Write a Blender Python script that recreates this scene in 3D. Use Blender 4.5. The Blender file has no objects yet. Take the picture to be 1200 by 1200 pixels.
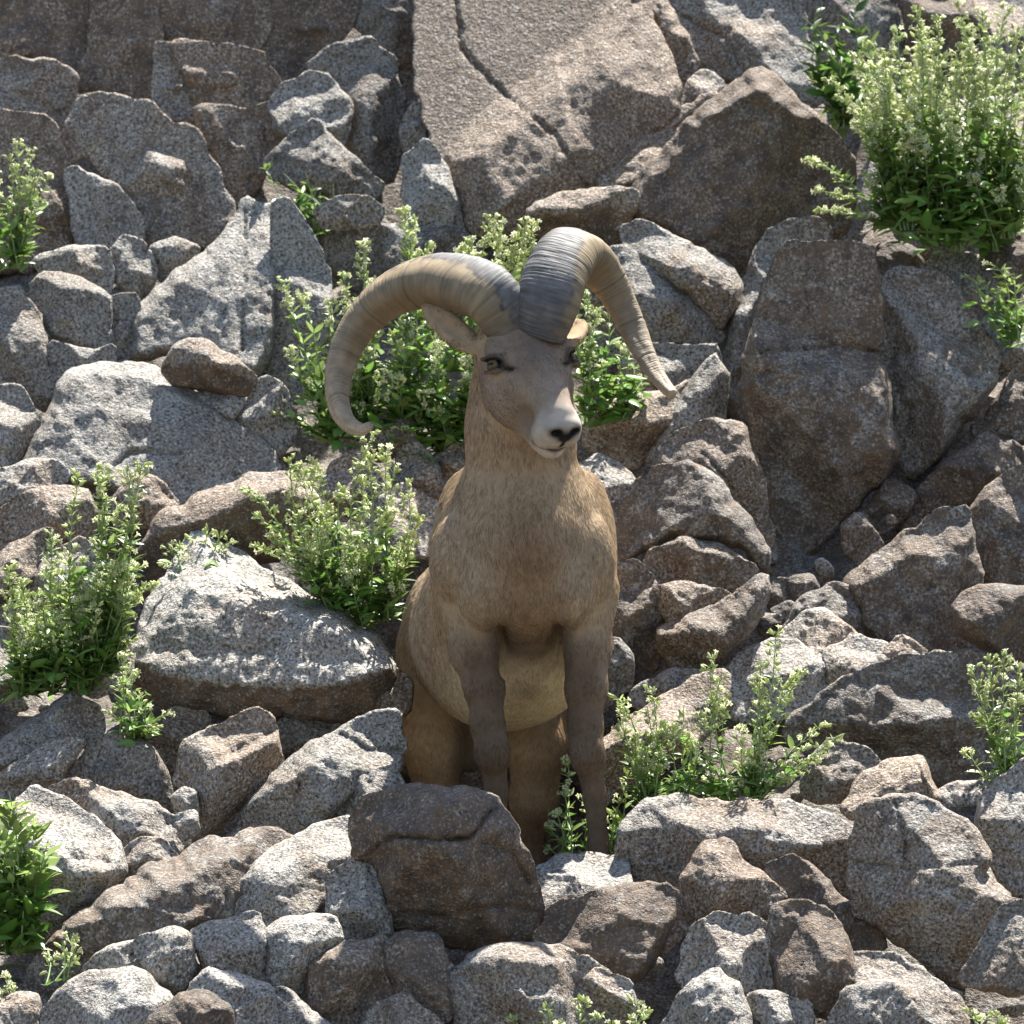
import bpy, bmesh, math, random
import numpy as np
from mathutils import Vector, Matrix
from mathutils.geometry import delaunay_2d_cdt

# ------------------------------------------------------------------ camera, sky, sun, exposure
scene = bpy.context.scene
COL = scene.collection
DIST, SCALE, CAMZ = 15.0, 550.0, 410.0 / 550.0      # metres to the ram, photo pixels per metre there, camera height
cam_data = bpy.data.cameras.new("camera")
cam = bpy.data.objects.new("camera", cam_data)
COL.objects.link(cam)
cam.location = (0.0, -DIST, CAMZ)
cam.rotation_euler = (math.radians(90), 0, 0)
cam_data.sensor_width = 36.0
cam_data.lens = 36.0 * DIST / (1200.0 / SCALE)
cam_data.clip_start, cam_data.clip_end = 0.1, 500.0
cam_data.dof.use_dof = True
cam_data.dof.focus_distance = DIST - 0.1
cam_data.dof.aperture_fstop = 9.0
scene.camera = cam

SUN_EL, SUN_AZ = math.radians(63), math.radians(26)  # behind the ram, a little to the right
world = bpy.data.worlds.new("World")
scene.world = world
world.use_nodes = True
wn = world.node_tree
sky = wn.nodes.new("ShaderNodeTexSky")
sky.sky_type = 'NISHITA'
sky.sun_disc = False
sky.sun_elevation = SUN_EL
sky.sun_rotation = SUN_AZ
wn.links.new(sky.outputs[0], wn.nodes["Background"].inputs[0])
wn.nodes["Background"].inputs[1].default_value = 0.085
sun_data = bpy.data.lights.new("sun", 'SUN')
sun_data.energy = 5.0
sun_data.angle = math.radians(0.53)
sun_data.color = (1.0, 0.975, 0.925)
sun = bpy.data.objects.new("sun", sun_data)
COL.objects.link(sun)
SUNDIR = Vector((math.sin(SUN_AZ) * math.cos(SUN_EL), math.cos(SUN_AZ) * math.cos(SUN_EL), math.sin(SUN_EL)))
sun.rotation_euler = SUNDIR.to_track_quat('Z', 'Y').to_euler()
sun.location = SUNDIR * 30
vs = scene.view_settings
vs.view_transform = 'Standard'
vs.look = 'None'
vs.gamma = 1.0
vs.exposure = 1.68
vs.use_curve_mapping = False
scene.render.engine = 'CYCLES'
scene.cycles.max_bounces = 6
scene.cycles.transparent_max_bounces = 6
scene.cycles.use_denoising = True

# ------------------------------------------------------------------ helpers
R = np.random.RandomState(7)
random.seed(7)

def P(px, py, Y):
    """photo pixel at a given distance behind the ram's front feet -> point"""
    k = (DIST + Y) / DIST / SCALE
    return np.array([(px - 600.0) * k, Y, CAMZ - (py - 600.0) * k])

def tag(o, label=None, cat=None, group=None, kind=None):
    if label: o["label"] = label
    if cat: o["category"] = cat
    if group: o["group"] = group
    if kind: o["kind"] = kind
    return o

def mesh_np(name, verts, faces, mat=None, smooth=True):
    """faces: (n,3) or (n,4) int array"""
    verts = np.asarray(verts, np.float32); faces = np.asarray(faces, np.int32)
    m = bpy.data.meshes.new(name)
    n, k = faces.shape
    m.vertices.add(len(verts)); m.vertices.foreach_set("co", verts.ravel())
    m.loops.add(n * k); m.loops.foreach_set("vertex_index", faces.ravel())
    m.polygons.add(n)
    m.polygons.foreach_set("loop_start", np.arange(0, n * k, k, dtype=np.int32))
    m.polygons.foreach_set("loop_total", np.full(n, k, np.int32))
    if smooth: m.polygons.foreach_set("use_smooth", np.ones(n, bool))
    m.update(calc_edges=True); m.validate()
    if mat: m.materials.append(mat)
    return m

def link(name, data, parent=None, loc=(0, 0, 0)):
    o = bpy.data.objects.new(name, data)
    COL.objects.link(o)
    o.location = loc
    if parent is not None:
        o.parent = parent
        o.location = Vector(loc) - parent.location
    return o

def set_attr(m, name, cols):
    a = m.color_attributes.new(name, 'FLOAT_COLOR', 'POINT')
    c = np.ones((len(m.vertices), 4), np.float32); c[:, :3] = cols
    a.data.foreach_set("color", c.ravel())

# -- gradient noise in numpy
_perm = np.random.RandomState(3).permutation(256).astype(np.int32)
_perm = np.concatenate([_perm, _perm, _perm])
_g = np.random.RandomState(4).normal(size=(256, 3)); _g /= np.linalg.norm(_g, axis=1)[:, None]
def pnoise(p):
    p = np.asarray(p, np.float64)
    i = np.floor(p).astype(np.int64); f = p - i; i &= 255
    u = f * f * f * (f * (f * 6 - 15) + 10)
    out = np.zeros(len(p))
    for dx in (0, 1):
        wx = u[:, 0] if dx else 1 - u[:, 0]
        for dy in (0, 1):
            wy = u[:, 1] if dy else 1 - u[:, 1]
            for dz in (0, 1):
                wz = u[:, 2] if dz else 1 - u[:, 2]
                h = _perm[_perm[_perm[(i[:, 0] + dx) & 255] + ((i[:, 1] + dy) & 255)] + ((i[:, 2] + dz) & 255)]
                g = _g[h]
                out += wx * wy * wz * (g[:, 0] * (f[:, 0] - dx) + g[:, 1] * (f[:, 1] - dy) + g[:, 2] * (f[:, 2] - dz))
    return out * 1.6
def fbm(p, o=4, gain=0.5):
    p = np.asarray(p, np.float64); s = 0; a = 1.0
    for k in range(o):
        s = s + a * pnoise(p + 17.3 * k); p = p * 2.03; a *= gain
    return s
def ridged(p, o=3):
    p = np.asarray(p, np.float64); s = 0; a = 1.0
    for k in range(o):
        s = s + a * (1 - 2 * np.abs(pnoise(p + 9.1 * k))); p = p * 2.1; a *= 0.5
    return s

# ------------------------------------------------------------------ materials
def new_mat(name):
    m = bpy.data.materials.new(name); m.use_nodes = True
    nt = m.node_tree
    for n in list(nt.nodes): nt.nodes.remove(n)
    out = nt.nodes.new("ShaderNodeOutputMaterial")
    return m, nt, out
def N(nt, kind, **kw):
    n = nt.nodes.new(kind)
    for k, v in kw.items():
        if k.startswith("i_"):
            n.inputs[k[2:].replace("_", " ")].default_value = v
        else: setattr(n, k, v)
    return n
def ramp(nt, src, stops):
    r = nt.nodes.new("ShaderNodeValToRGB")
    e = r.color_ramp.elements
    while len(e) < len(stops): e.new(0.5)
    for q, (pos, c) in zip(e, stops):
        q.position = pos
        q.color = (c, c, c, 1) if isinstance(c, (int, float)) else (*c, 1)
    nt.links.new(src, r.inputs[0])
    return r.outputs[0]
def mixc(nt, fac, a, b, mode='MIX'):
    n = nt.nodes.new("ShaderNodeMix"); n.data_type = 'RGBA'; n.blend_type = mode
    for sock, v in ((n.inputs[0], fac), (n.inputs[6], a), (n.inputs[7], b)):
        if isinstance(v, (int, float)): sock.default_value = v
        elif isinstance(v, tuple): sock.default_value = (*v, 1)
        else: nt.links.new(v, sock)
    return n.outputs[2]
def math_n(nt, op, a, b=None, clamp=False):
    n = nt.nodes.new("ShaderNodeMath"); n.operation = op; n.use_clamp = clamp
    for s, v in ((n.inputs[0], a), (n.inputs[1], b)):
        if v is None: continue
        if isinstance(v, (int, float)): s.default_value = v
        else: nt.links.new(v, s)
    return n.outputs[0]

def granite():
    """grey-tan speckled granite; object colour: r = brown desert varnish, g = overall tone, b = warm stain"""
    m, nt, out = new_mat("granite")
    L = nt.links.new
    tc = N(nt, "ShaderNodeTexCoord")
    oi = N(nt, "ShaderNodeObjectInfo")
    off = N(nt, "ShaderNodeVectorMath", operation='SCALE'); off.inputs[0].default_value = (13.1, 7.7, 5.3); L(oi.outputs["Random"], off.inputs[3])
    add = N(nt, "ShaderNodeVectorMath", operation='ADD'); L(tc.outputs["Object"], add.inputs[0]); L(off.outputs[0], add.inputs[1])
    co = add.outputs[0]
    sep = N(nt, "ShaderNodeSeparateColor"); L(oi.outputs["Color"], sep.inputs[0])
    varn, tone, warm = sep.outputs[0], sep.outputs[1], sep.outputs[2]
    def noise(scale, detail=3, rough=0.6, dist=0.0):
        n = N(nt, "ShaderNodeTexNoise"); n.inputs["Scale"].default_value = scale; n.inputs["Detail"].default_value = detail
        n.inputs["Roughness"].default_value = rough; n.inputs["Distortion"].default_value = dist
        L(co, n.inputs["Vector"]); return n.outputs["Fac"]
    big = noise(7, 4, 0.62); mid = noise(22, 4, 0.65); stain = noise(4.5, 5, 0.68, 0.6); patch = noise(15, 5, 0.72, 0.8)
    grain = noise(150, 2.5, 0.64); grain2 = noise(330, 2, 0.6); blot = noise(60, 3, 0.7)
    base = mixc(nt, ramp(nt, big, [(0.35, 0.0), (0.66, 1.0)]), (0.235, 0.203, 0.162), (0.40, 0.372, 0.325))
    base = mixc(nt, ramp(nt, mid, [(0.42, 0.0), (0.7, 0.55)]), base, (0.30, 0.252, 0.188))
    # warm ochre stain
    wf = math_n(nt, 'MULTIPLY', ramp(nt, math_n(nt, 'ADD', stain, math_n(nt, 'MULTIPLY', math_n(nt, 'POWER', warm, 1.6), 0.48)), [(0.57, 0.0), (0.78, 0.85)]), 1.0)
    base = mixc(nt, wf, base, (0.27, 0.178, 0.105))
    # quartz and mica grains
    base = mixc(nt, ramp(nt, grain, [(0.53, 0.0), (0.66, 0.75)]), base, (0.62, 0.585, 0.52))
    base = mixc(nt, ramp(nt, grain, [(0.37, 0.9), (0.47, 0.0)]), base, (0.045, 0.041, 0.038))
    base = mixc(nt, ramp(nt, grain2, [(0.36, 0.7), (0.45, 0.0)]), base, (0.09, 0.08, 0.072))
    base = mixc(nt, ramp(nt, blot, [(0.33, 0.6), (0.43, 0.0)]), base, (0.12, 0.105, 0.095))
    # desert varnish
    pat = N(nt, "ShaderNodeAttribute", attribute_name="patina")
    varn = math_n(nt, 'ADD', varn, pat.outputs["Fac"])
    vf = ramp(nt, math_n(nt, 'ADD', patch, math_n(nt, 'MULTIPLY', math_n(nt, 'SUBTRACT', varn, 0.5), 0.62)), [(0.44, 0.0), (0.62, 0.9)])
    vf = math_n(nt, 'MULTIPLY', vf, ramp(nt, grain, [(0.52, 1.0), (0.70, 0.45)]))
    vcol = mixc(nt, ramp(nt, mid, [(0.4, 0.0), (0.62, 1.0)]), (0.080, 0.060, 0.045), (0.175, 0.115, 0.070))
    base = mixc(nt, vf, base, vcol)
    hsv = N(nt, "ShaderNodeHueSaturation"); L(base, hsv.inputs["Color"])
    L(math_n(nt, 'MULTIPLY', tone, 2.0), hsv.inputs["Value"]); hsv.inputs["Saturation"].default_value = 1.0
    b = N(nt, "ShaderNodeBsdfPrincipled"); L(hsv.outputs[0], b.inputs["Base Color"])
    b.inputs["Roughness"].default_value = 0.78; b.inputs["Specular IOR Level"].default_value = 0.35
    bsum = math_n(nt, 'ADD', math_n(nt, 'MULTIPLY', grain, 0.5), math_n(nt, 'ADD', math_n(nt, 'MULTIPLY', blot, 1.0), math_n(nt, 'MULTIPLY', grain2, 0.2)))
    bump = N(nt, "ShaderNodeBump"); bump.inputs["Strength"].default_value = 0.85; bump.inputs["Distance"].default_value = 0.010
    L(bsum, bump.inputs["Height"]); L(bump.outputs[0], b.inputs["Normal"])
    L(b.outputs[0], out.inputs[0])
    return m
GRANITE = granite()

def attr_mat(name, attr, rough=0.8, trans=0.0, spec=0.2, sheen=0.0, noise_scale=None, gain=1.0, var=0.0):
    m, nt, out = new_mat(name); L = nt.links.new
    a = N(nt, "ShaderNodeAttribute", attribute_name=attr)
    col = a.outputs["Color"]
    if noise_scale:
        tc = N(nt, "ShaderNodeTexCoord")
        n = N(nt, "ShaderNodeTexNoise"); n.inputs["Scale"].default_value = noise_scale; n.inputs["Detail"].default_value = 4
        L(tc.outputs["Object"], n.inputs["Vector"])
        col = mixc(nt, 1.0, col, ramp(nt, n.outputs["Fac"], [(0.3, 1 - var), (0.7, 1 + var)]), 'MULTIPLY')
    b = N(nt, "ShaderNodeBsdfPrincipled"); L(col, b.inputs["Base Color"])
    b.inputs["Roughness"].default_value = rough; b.inputs["Specular IOR Level"].default_value = spec
    b.inputs["Sheen Weight"].default_value = sheen
    if trans > 0:
        t = N(nt, "ShaderNodeBsdfTranslucent"); L(col, t.inputs["Color"])
        mx = N(nt, "ShaderNodeMixShader"); mx.inputs[0].default_value = trans
        L(b.outputs[0], mx.inputs[1]); L(t.outputs[0], mx.inputs[2]); L(mx.outputs[0], out.inputs[0])
    else: L(b.outputs[0], out.inputs[0])
    return m
def plain_mat(name, col, rough=0.5, spec=0.3):
    m, nt, out = new_mat(name)
    b = N(nt, "ShaderNodeBsdfPrincipled"); b.inputs["Base Color"].default_value = (*col, 1)
    b.inputs["Roughness"].default_value = rough; b.inputs["Specular IOR Level"].default_value = spec
    nt.links.new(b.outputs[0], out.inputs[0]); return m
COAT = attr_mat("coat_skin", "coat", 0.85, spec=0.08, noise_scale=60, var=0.12)
FUR = attr_mat("fur", "coat", 0.6, trans=0.25, spec=0.22)
HORN = None
LEAF = attr_mat("leaf", "tint", 0.38, trans=0.42, spec=0.5)
FLOWER = attr_mat("flower", "tint", 0.6, trans=0.40, spec=0.2)
STEM = plain_mat("stem", (0.20, 0.27, 0.10), 0.6)

# ------------------------------------------------------------------ hillside
KPY = np.array([1260, 1220, 1100, 1010, 930, 860, 700, 500, 300, 100, -40, -200], float)
KY = np.array([-0.70, -0.60, -0.35, -0.08, 0.18, 0.42, 0.85, 1.35, 1.85, 2.30, 2.60, 3.0])
def hill_y(py): return float(np.interp(-py, -KPY, KY))
def build_hill():
    kz = CAMZ - (KPY - 600) / SCALE * (DIST + KY) / DIST
    zs_y = np.concatenate([[-40, -8, -2.6], KY + 0.20, [6.0, 16.0, 40.0]])
    zs_z = np.concatenate([[-2.4, -2.0, -1.3], kz - 0.02, [5.2, 14.0, 30.0]])
    fx = np.concatenate([-np.geomspace(40, 3.7, 34), np.linspace(-3.6, 3.6, 300), np.geomspace(3.7, 40, 34)])
    fy = np.concatenate([np.linspace(-30, -2.3, 40), np.linspace(-2.2, 5.2, 300), np.geomspace(5.3, 40, 36)])
    X, Y = np.meshgrid(fx, fy)
    Z = np.interp(Y, zs_y, zs_z)
    # hollow where the ram's hind feet stand
    w = np.clip((0.36 - np.abs(X + 0.03)) / 0.10, 0, 1) * np.clip((Y - 0.10) / 0.2, 0, 1) * np.clip((1.5 - Y) / 0.25, 0, 1)
    Z = Z * (1 - w) + np.minimum(Z, -0.275) * w
    p = np.stack([X.ravel(), Y.ravel(), Z.ravel()], 1)
    n = fbm(p * 2.2, 5) * 0.10 + np.abs(fbm(p * 5 + 3, 3)) * 0.05
    far = np.clip((np.hypot(p[:, 0], p[:, 1] - 1) - 2.2) / 3, 0, 1)
    n = n * (1 - w.ravel() * 0.9) + far * (np.abs(fbm(p * 0.9 + 5, 5)) * 0.9)
    # rubble relief beyond the part of the slope where the boulders are built one by one
    def worley(q, cell, seed):
        i0 = np.floor(q / cell).astype(int); best = np.full(len(q), 9.0); rad = np.zeros(len(q))
        for dx in (-1, 0, 1):
            for dy in (-1, 0, 1):
                c = i0 + (dx, dy); hsh = (c[:, 0] * 374761 + c[:, 1] * 668265 + seed * 9176) & 0xffff
                jx, jy = ((hsh * 7919) & 1023) / 1023.0, ((hsh * 104729) & 1023) / 1023.0
                d = np.hypot(q[:, 0] / cell - c[:, 0] - jx, (q[:, 1] / cell - c[:, 1] - jy))
                m = d < best; rad = np.where(m, 0.45 + 0.4 * ((hsh * 31) & 255) / 255.0, rad); best = np.minimum(best, d)
        return np.sqrt(np.clip(1 - (best / rad) ** 2, 0, 1))
    out = np.maximum.reduce([np.clip((np.abs(p[:, 0]) - 1.26 - 0.085 * p[:, 1].clip(-1, 4)) / 0.1, 0, 1), np.clip((p[:, 1] - 3.0) / 0.1, 0, 1), np.clip((-1.05 - p[:, 1]) / 0.1, 0, 1)])
    wq = p[:, :2] + np.stack([fbm(p * 4, 2), fbm(p * 4 + 20, 2)], 1) * 0.05
    n = n + out * (worley(wq, 0.42, 3) * 0.24 + worley(wq + 7, 0.19, 5) * 0.07 + fbm(p * 12, 3) * 0.012)
    p[:, 2] += n - 0.05
    ny, nx = X.shape
    idx = np.arange(ny * nx).reshape(ny, nx)
    f = np.stack([idx[:-1, :-1], idx[:-1, 1:], idx[1:, 1:], idx[1:, :-1]], -1).reshape(-1, 4)
    o = link("hillside", mesh_np("hillside", p, f, GRANITE))
    o.color = (0.5, 0.30, 0.5, 1)
    return tag(o, "steep brown dirt and rock slope under the boulders", kind="structure")
build_hill()
# ------------------------------------------------------------------ rocks: an outline, a distance on the slope, its own thickness, lean and facets
def _pts(s): return np.array([[float(v) for v in q.split(",")] for q in s.split()])
def seg_dist(p, a, b):
    ab = b - a; t = np.clip(((p - a) @ ab) / max(ab @ ab, 1e-9), 0, 1)
    return np.linalg.norm(p - (a + t[:, None] * ab), axis=1)
def inside(p, poly):
    x, y = p[:, 0], p[:, 1]; c = np.zeros(len(p), bool); n = len(poly)
    for i in range(n):
        x1, y1 = poly[i]; x2, y2 = poly[(i + 1) % n]
        m = (y1 > y) != (y2 > y)
        with np.errstate(divide='ignore', invalid='ignore'):
            xi = (x2 - x1) * (y - y1) / (y2 - y1 if y2 != y1 else 1e-9) + x1
        c ^= m & (x < xi)
    return c
def smin(a, b, k):
    h = np.clip(0.5 + 0.5 * (b - a) / k, 0, 1)
    return b * (1 - h) + a * h - k * h * (1 - h)
ROCK_N = [0]
def rock(name, label, pts, var=0.45, tone=0.5, warm=0.4, T=0.38, lean=0.35, top=1.1, side=3.8, bot=4.2, rnd=1, dy=0.0,
         cracks=(), yaw=0.0, pitch=0.0, rough=1.0, parent=None, group=None, cat="rock", back=0.8, grow=4.5, ridge=None, cuts=8):
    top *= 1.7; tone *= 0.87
    if lean < 0.65: lean *= 0.62
    ROCK_N[0] += 1; seed = ROCK_N[0]; rs = np.random.RandomState(seed * 13 + 5)
    V = _pts(pts)
    if np.sum(V[:, 0] * np.roll(V[:, 1], -1) - np.roll(V[:, 0], -1) * V[:, 1]) < 0: V = V[::-1]   # clockwise on screen (y down)
    c = V.mean(0); ext = V.max(0) - V.min(0); size = float(min(ext)); Rr = 0.5 * float(max(ext))
    # per facet slope along each traced edge, then rounded corners
    E, slo = [], []
    n = len(V)
    W = V.copy()
    for _ in range(rnd):
        Q = []
        for i in range(len(W)):
            a, b = W[i], W[(i + 1) % len(W)]
            Q += [a * 0.91 + b * 0.09, a * 0.09 + b * 0.91]
        W = np.array(Q)
    # fine outline
    O = []
    for i in range(len(W)):
        a, b = W[i], W[(i + 1) % len(W)]; l = np.linalg.norm(b - a); k = max(1, int(l / 6))
        for j in range(k): O.append(a + (b - a) * j / k)
    O = np.array(O)
    tng = np.roll(O, -1, 0) - np.roll(O, 1, 0); tng /= np.linalg.norm(tng, axis=1)[:, None] + 1e-9
    nrm = np.stack([tng[:, 1], -tng[:, 0]], 1)
    q3 = np.column_stack([O, np.full(len(O), seed * 31.7)])
    O = O + nrm * (grow + rough * (fbm(q3 / 26, 3) * min(4.5, size * 0.05) + fbm(q3 / 9, 2) * min(1.2, size * 0.02)))[:, None]
    area = abs(np.sum(O[:, 0] * np.roll(O[:, 1], -1) - np.roll(O[:, 0], -1) * O[:, 1])) / 2
    g = float(np.clip(math.sqrt(area) / 34, 2.4, 3.6))
    x0, y0 = O.min(0); x1, y1 = O.max(0)
    gx, gy = np.meshgrid(np.arange(x0, x1, g), np.arange(y0, y1, g * 0.866))
    gx[1::2] += g / 2
    G = np.stack([gx.ravel(), gy.ravel()], 1) + rs.uniform(-0.22, 0.22, (gx.size, 2)) * g
    G = G[inside(G, O)]
    d = np.full(len(G), 1e9)
    for i in range(len(O)): d = np.minimum(d, seg_dist(G, O[i], O[(i + 1) % len(O)]))
    G = G[d > g * 0.55]
    nb = len(O)
    vin = [Vector(v) for v in np.concatenate([O, G])]
    res = delaunay_2d_cdt(vin, [], [list(range(nb))], 1, 1e-4)
    U = np.array([[v.x, v.y] for v in res[0]])
    F = np.array([f for f in res[2] if len(f) == 3], np.int32)
    # depth: nearest facet wins
    h = np.full(len(U), 1e9); dmin = np.full(len(U), 1e9)
    fs = rs.uniform(0.75, 1.35, n)
    for i in range(len(O)):
        a, b = O[i], O[(i + 1) % len(O)]
        dd = seg_dist(U, a, b); dmin = np.minimum(dmin, dd)
        t = (b - a) / (np.linalg.norm(b - a) + 1e-9); up = t[0]            # clockwise: top edges run to +x
        s = side + (max(up, 0) * (top - side)) + (max(-up, 0) * (bot - side))
        near = int(np.argmin(np.linalg.norm(0.5 * (V + np.roll(V, -1, 0)) - 0.5 * (a + b), axis=1)))
        h = np.minimum(h, s * fs[near] * np.sqrt(dd * dd + 2.2 * dd))
    Tp = T * size * 0.9
    cap = Tp * (1 + yaw * (U[:, 0] - c[0]) / Rr + pitch * (U[:, 1] - c[1]) / Rr)
    for k in range(cuts):
        ang = rs.uniform(0, 2 * math.pi); sl = rs.uniform(0.35, 1.3)
        dirx = (U - c) @ np.array([math.cos(ang), math.sin(ang)])
        cap = smin(cap, Tp * rs.uniform(0.95, 1.25) - sl * (dirx - Rr * rs.uniform(-0.08, 0.45)), Tp * 0.03 + 0.3)
    h = smin(h, cap, Tp * 0.10 + 0.8)
    h = np.maximum(h, 0)
    q = np.column_stack([U, h]); q[:, 0] += seed * 57.0
    edge = np.clip(dmin / 7.0, 0, 1)
    disp = Tp * 0.12 * fbm(q / (size * 0.55 + 12), 3) + rough * (1.8 * fbm(q / 24, 3) + 1.2 * (ridged(q / 15 + 40, 3) - 0.6) + 0.45 * fbm(q / 5.5, 2))
    # fracture faults: one side of a wandering line stands proud of the other
    for k in range(1 + (size > 50) + (size > 80) + (size > 120)):
        ang = rs.uniform(0, math.pi); cpt = c + rs.uniform(-0.3, 0.3, 2) * ext
        wq = np.column_stack([U, np.full(len(U), seed + k * 9.0)])
        sd_ = (U - cpt) @ np.array([math.cos(ang), math.sin(ang)]) + fbm(wq / 30, 3) * 9
        disp += rough * rs.uniform(2.5, 7.0) * (1 / (1 + np.exp(-np.clip(sd_ / 1.3, -30, 30))) - 0.5)
    # bedding steps and chipped hollows
    step = fbm(q / 40 + 11, 2); disp += rough * 2.2 * (np.clip((step - 0.12) * 14, 0, 1) - 0.5)
    disp -= rough * 3.0 * np.clip(fbm(q / 13 + 77, 2) - 0.45, 0, 1) * 2
    h = np.maximum(h + disp * edge, 0) * np.clip(dmin * 10, 0, 1)
    for (cp, w, dep) in cracks:
        cp = _pts(cp)
        wob = np.column_stack([U, np.zeros(len(U))])
        Uw = U + np.stack([fbm(wob / 14, 2), fbm(wob / 14 + 50, 2)], 1) * 2.2
        dc = np.min([seg_dist(Uw, cp[i], cp[i + 1]) for i in range(len(cp) - 1)], axis=0)
        h = h - 1.45 * dep * np.exp(-(dc / (w * 0.8)) ** 2) * edge * np.clip(0.9 + 0.6 * fbm(wob / 30 + 9, 2), 0.55, 1.4)
    Y0 = hill_y(c[1]) + dy
    k0 = 1.0 / SCALE
    patina = np.zeros(len(U))
    outline_y = Y0 + lean * (c[1] - U[:, 1]) * k0
    if ridge is not None:
        rp = _pts(ridge[0]); wq = np.column_stack([U, np.full(len(U), seed * 3.0)])
        over = np.maximum(0, U[:, 1] - np.interp(U[:, 0], rp[:, 0], rp[:, 1]) + fbm(wq / 18, 3) * 4)
        outline_y = outline_y + (lean + ridge[1]) * over * k0
        if len(ridge) > 2: patina = ridge[2] * np.clip(over / 6, 0, 1)
    Yf = outline_y - h * k0
    kf = (DIST + Yf) / DIST / SCALE
    A = np.stack([(U[:, 0] - 600) * kf, Yf, CAMZ - (U[:, 1] - 600) * kf], 1)
    bnd = dmin < 1e-3
    hb = np.maximum(np.minimum(dmin * 2.0, Tp), 0) * back
    Yb = outline_y + hb * k0
    kb = (DIST + outline_y) / DIST / SCALE
    B = np.stack([(U[:, 0] - 600) * kb, Yb, CAMZ - (U[:, 1] - 600) * kb], 1)
    nv = len(U)
    bi = np.where(bnd, np.arange(nv), np.arange(nv) + nv)
    verts = np.concatenate([A, B]); faces = np.concatenate([F, bi[F][:, ::-1]])
    used = np.zeros(2 * nv, bool); used[faces.ravel()] = True
    remap = np.cumsum(used) - 1
    verts = verts[used]; faces = remap[faces]
    # face winding: front triangles must face the camera (-Y)
    e1 = A[F[:, 1]] - A[F[:, 0]]; e2 = A[F[:, 2]] - A[F[:, 0]]
    if np.cross(e1, e2)[:, 1].sum() > 0: faces = faces[:, ::-1]
    loc = P(c[0], V[:, 1].max(), Y0)
    m = mesh_np(name, verts - loc, faces, GRANITE)
    if patina.any(): set_attr(m, "patina", np.concatenate([patina, patina])[used][:, None] * np.ones(3))
    o = link(name, m, None, loc)
    if parent is not None:
        o.parent = parent; o.location = Vector(loc) - parent.location
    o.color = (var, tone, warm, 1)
    if parent is None: tag(o, label, cat, group, "thing")
    elif label: o["label"] = label
    return o
def outcrop(name, label, cat, px, py):
    e = bpy.data.objects.new(name, None); COL.objects.link(e); e.location = P(px, py, hill_y(py))
    return tag(e, label, cat, kind="thing")

# --- fractured cliff, top left
CL = outcrop("cliff_face", "cracked brown cliff face of large fitted blocks rising behind the rubble", "cliff", 160, 290)
for pts, v, t, w, ln, dy in [
    ("-40,-40 112,-40 108,60 90,86 60,70 -40,68", .62, .49, .75, .45, 0),
    ("112,-40 178,-40 188,45 181,108 165,116 130,108 93,104 92,86 108,62", .60, .50, .8, .4, .02),
    ("180,-40 325,-40 307,60 250,51 205,46 190,42", .55, .50, .75, .4, 0),
    ("200,50 255,55 305,63 312,78 326,97 318,112 300,126 230,121 218,85", .5, .51, 1.0, .4, -.03),
    ("330,-40 425,-40 412,25 385,55 360,80 330,98 309,65 313,30", .62, .44, .7, .3, .03),
    ("-40,72 60,72 88,92 84,120 75,150 55,130 20,125 -40,140", .45, .49, .5, .4, .02),
    ("184,52 200,54 216,88 227,125 227,142 205,144 182,120", .4, .51, .5, .4, .03),
    ("93,115 130,112 175,120 200,148 228,150 240,180 256,205 270,240 276,272 235,285 170,285 140,215 100,180 78,190 76,165", .4, .51, .6, .55, -.05),
    ("78,197 132,217 166,257 165,300 95,300 85,230", .4, .51, .5, .4, -.02),
    ("231,127 300,130 325,120 318,150 330,165 312,190 302,220 278,245 256,200 233,152", .50, .49, .6, .45, .0),
    ("-40,142 10,130 55,137 72,175 82,240 95,300 60,312 -40,320", .5, .50, .9, .4, -.02)]:
    rock("block", None, pts, var=v, tone=t, warm=w, T=.15, lean=ln, top=2.2, side=3.5, bot=3.5, dy=dy + .1, parent=CL, back=1.6, grow=5)

# --- rocks behind, top middle
rock("boulder", "grey rounded boulder wedged against the right end of the brown cliff face", "318,128 330,100 360,84 385,92 412,125 406,162 395,172 370,150 335,162 322,150", .38, .44, .4, lean=.6)
rock("boulder", "tall dull grey boulder leaning between brown cliff face and huge pink brown slab", "360,80 385,57 430,45 460,70 473,120 469,180 456,214 430,204 408,168 414,125 386,90", .42, .37, .4, lean=.25, dy=.08)
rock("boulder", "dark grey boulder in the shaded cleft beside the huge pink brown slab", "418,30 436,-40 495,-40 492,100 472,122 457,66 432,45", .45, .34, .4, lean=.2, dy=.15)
rock("stone", "brown grey stone with flat lit top just below the grey rounded boulder at the cliff", "310,188 340,160 370,144 392,167 432,203 450,217 430,238 395,232 370,222 320,212", .45, .38, .4, lean=.4)
rock("stone", "small pale oblong stone lying above the dark ledge behind the ram's horn", "370,247 395,233 430,232 447,246 441,263 410,267 378,266", .25, .46, .5, lean=.3, top=1.4, rnd=2, dy=-.1)
rock("stone", "blue grey wedge stone leaning under the dark left flank of the huge slab", "474,185 500,163 517,187 532,227 550,276 520,282 480,275 474,225", .12, .47, .1, lean=.4)
rock("stone", "small shaded stone above the blue grey wedge stone", "470,150 488,118 500,162 479,184", .4, .38, .3, lean=.3)
rock("ledge_stone", "dark ledge stone in shade behind the flower spikes over the ram's horn", "375,268 440,266 545,274 570,300 540,345 440,350 392,322", .5, .36, .4, lean=.2, dy=.1)
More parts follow.
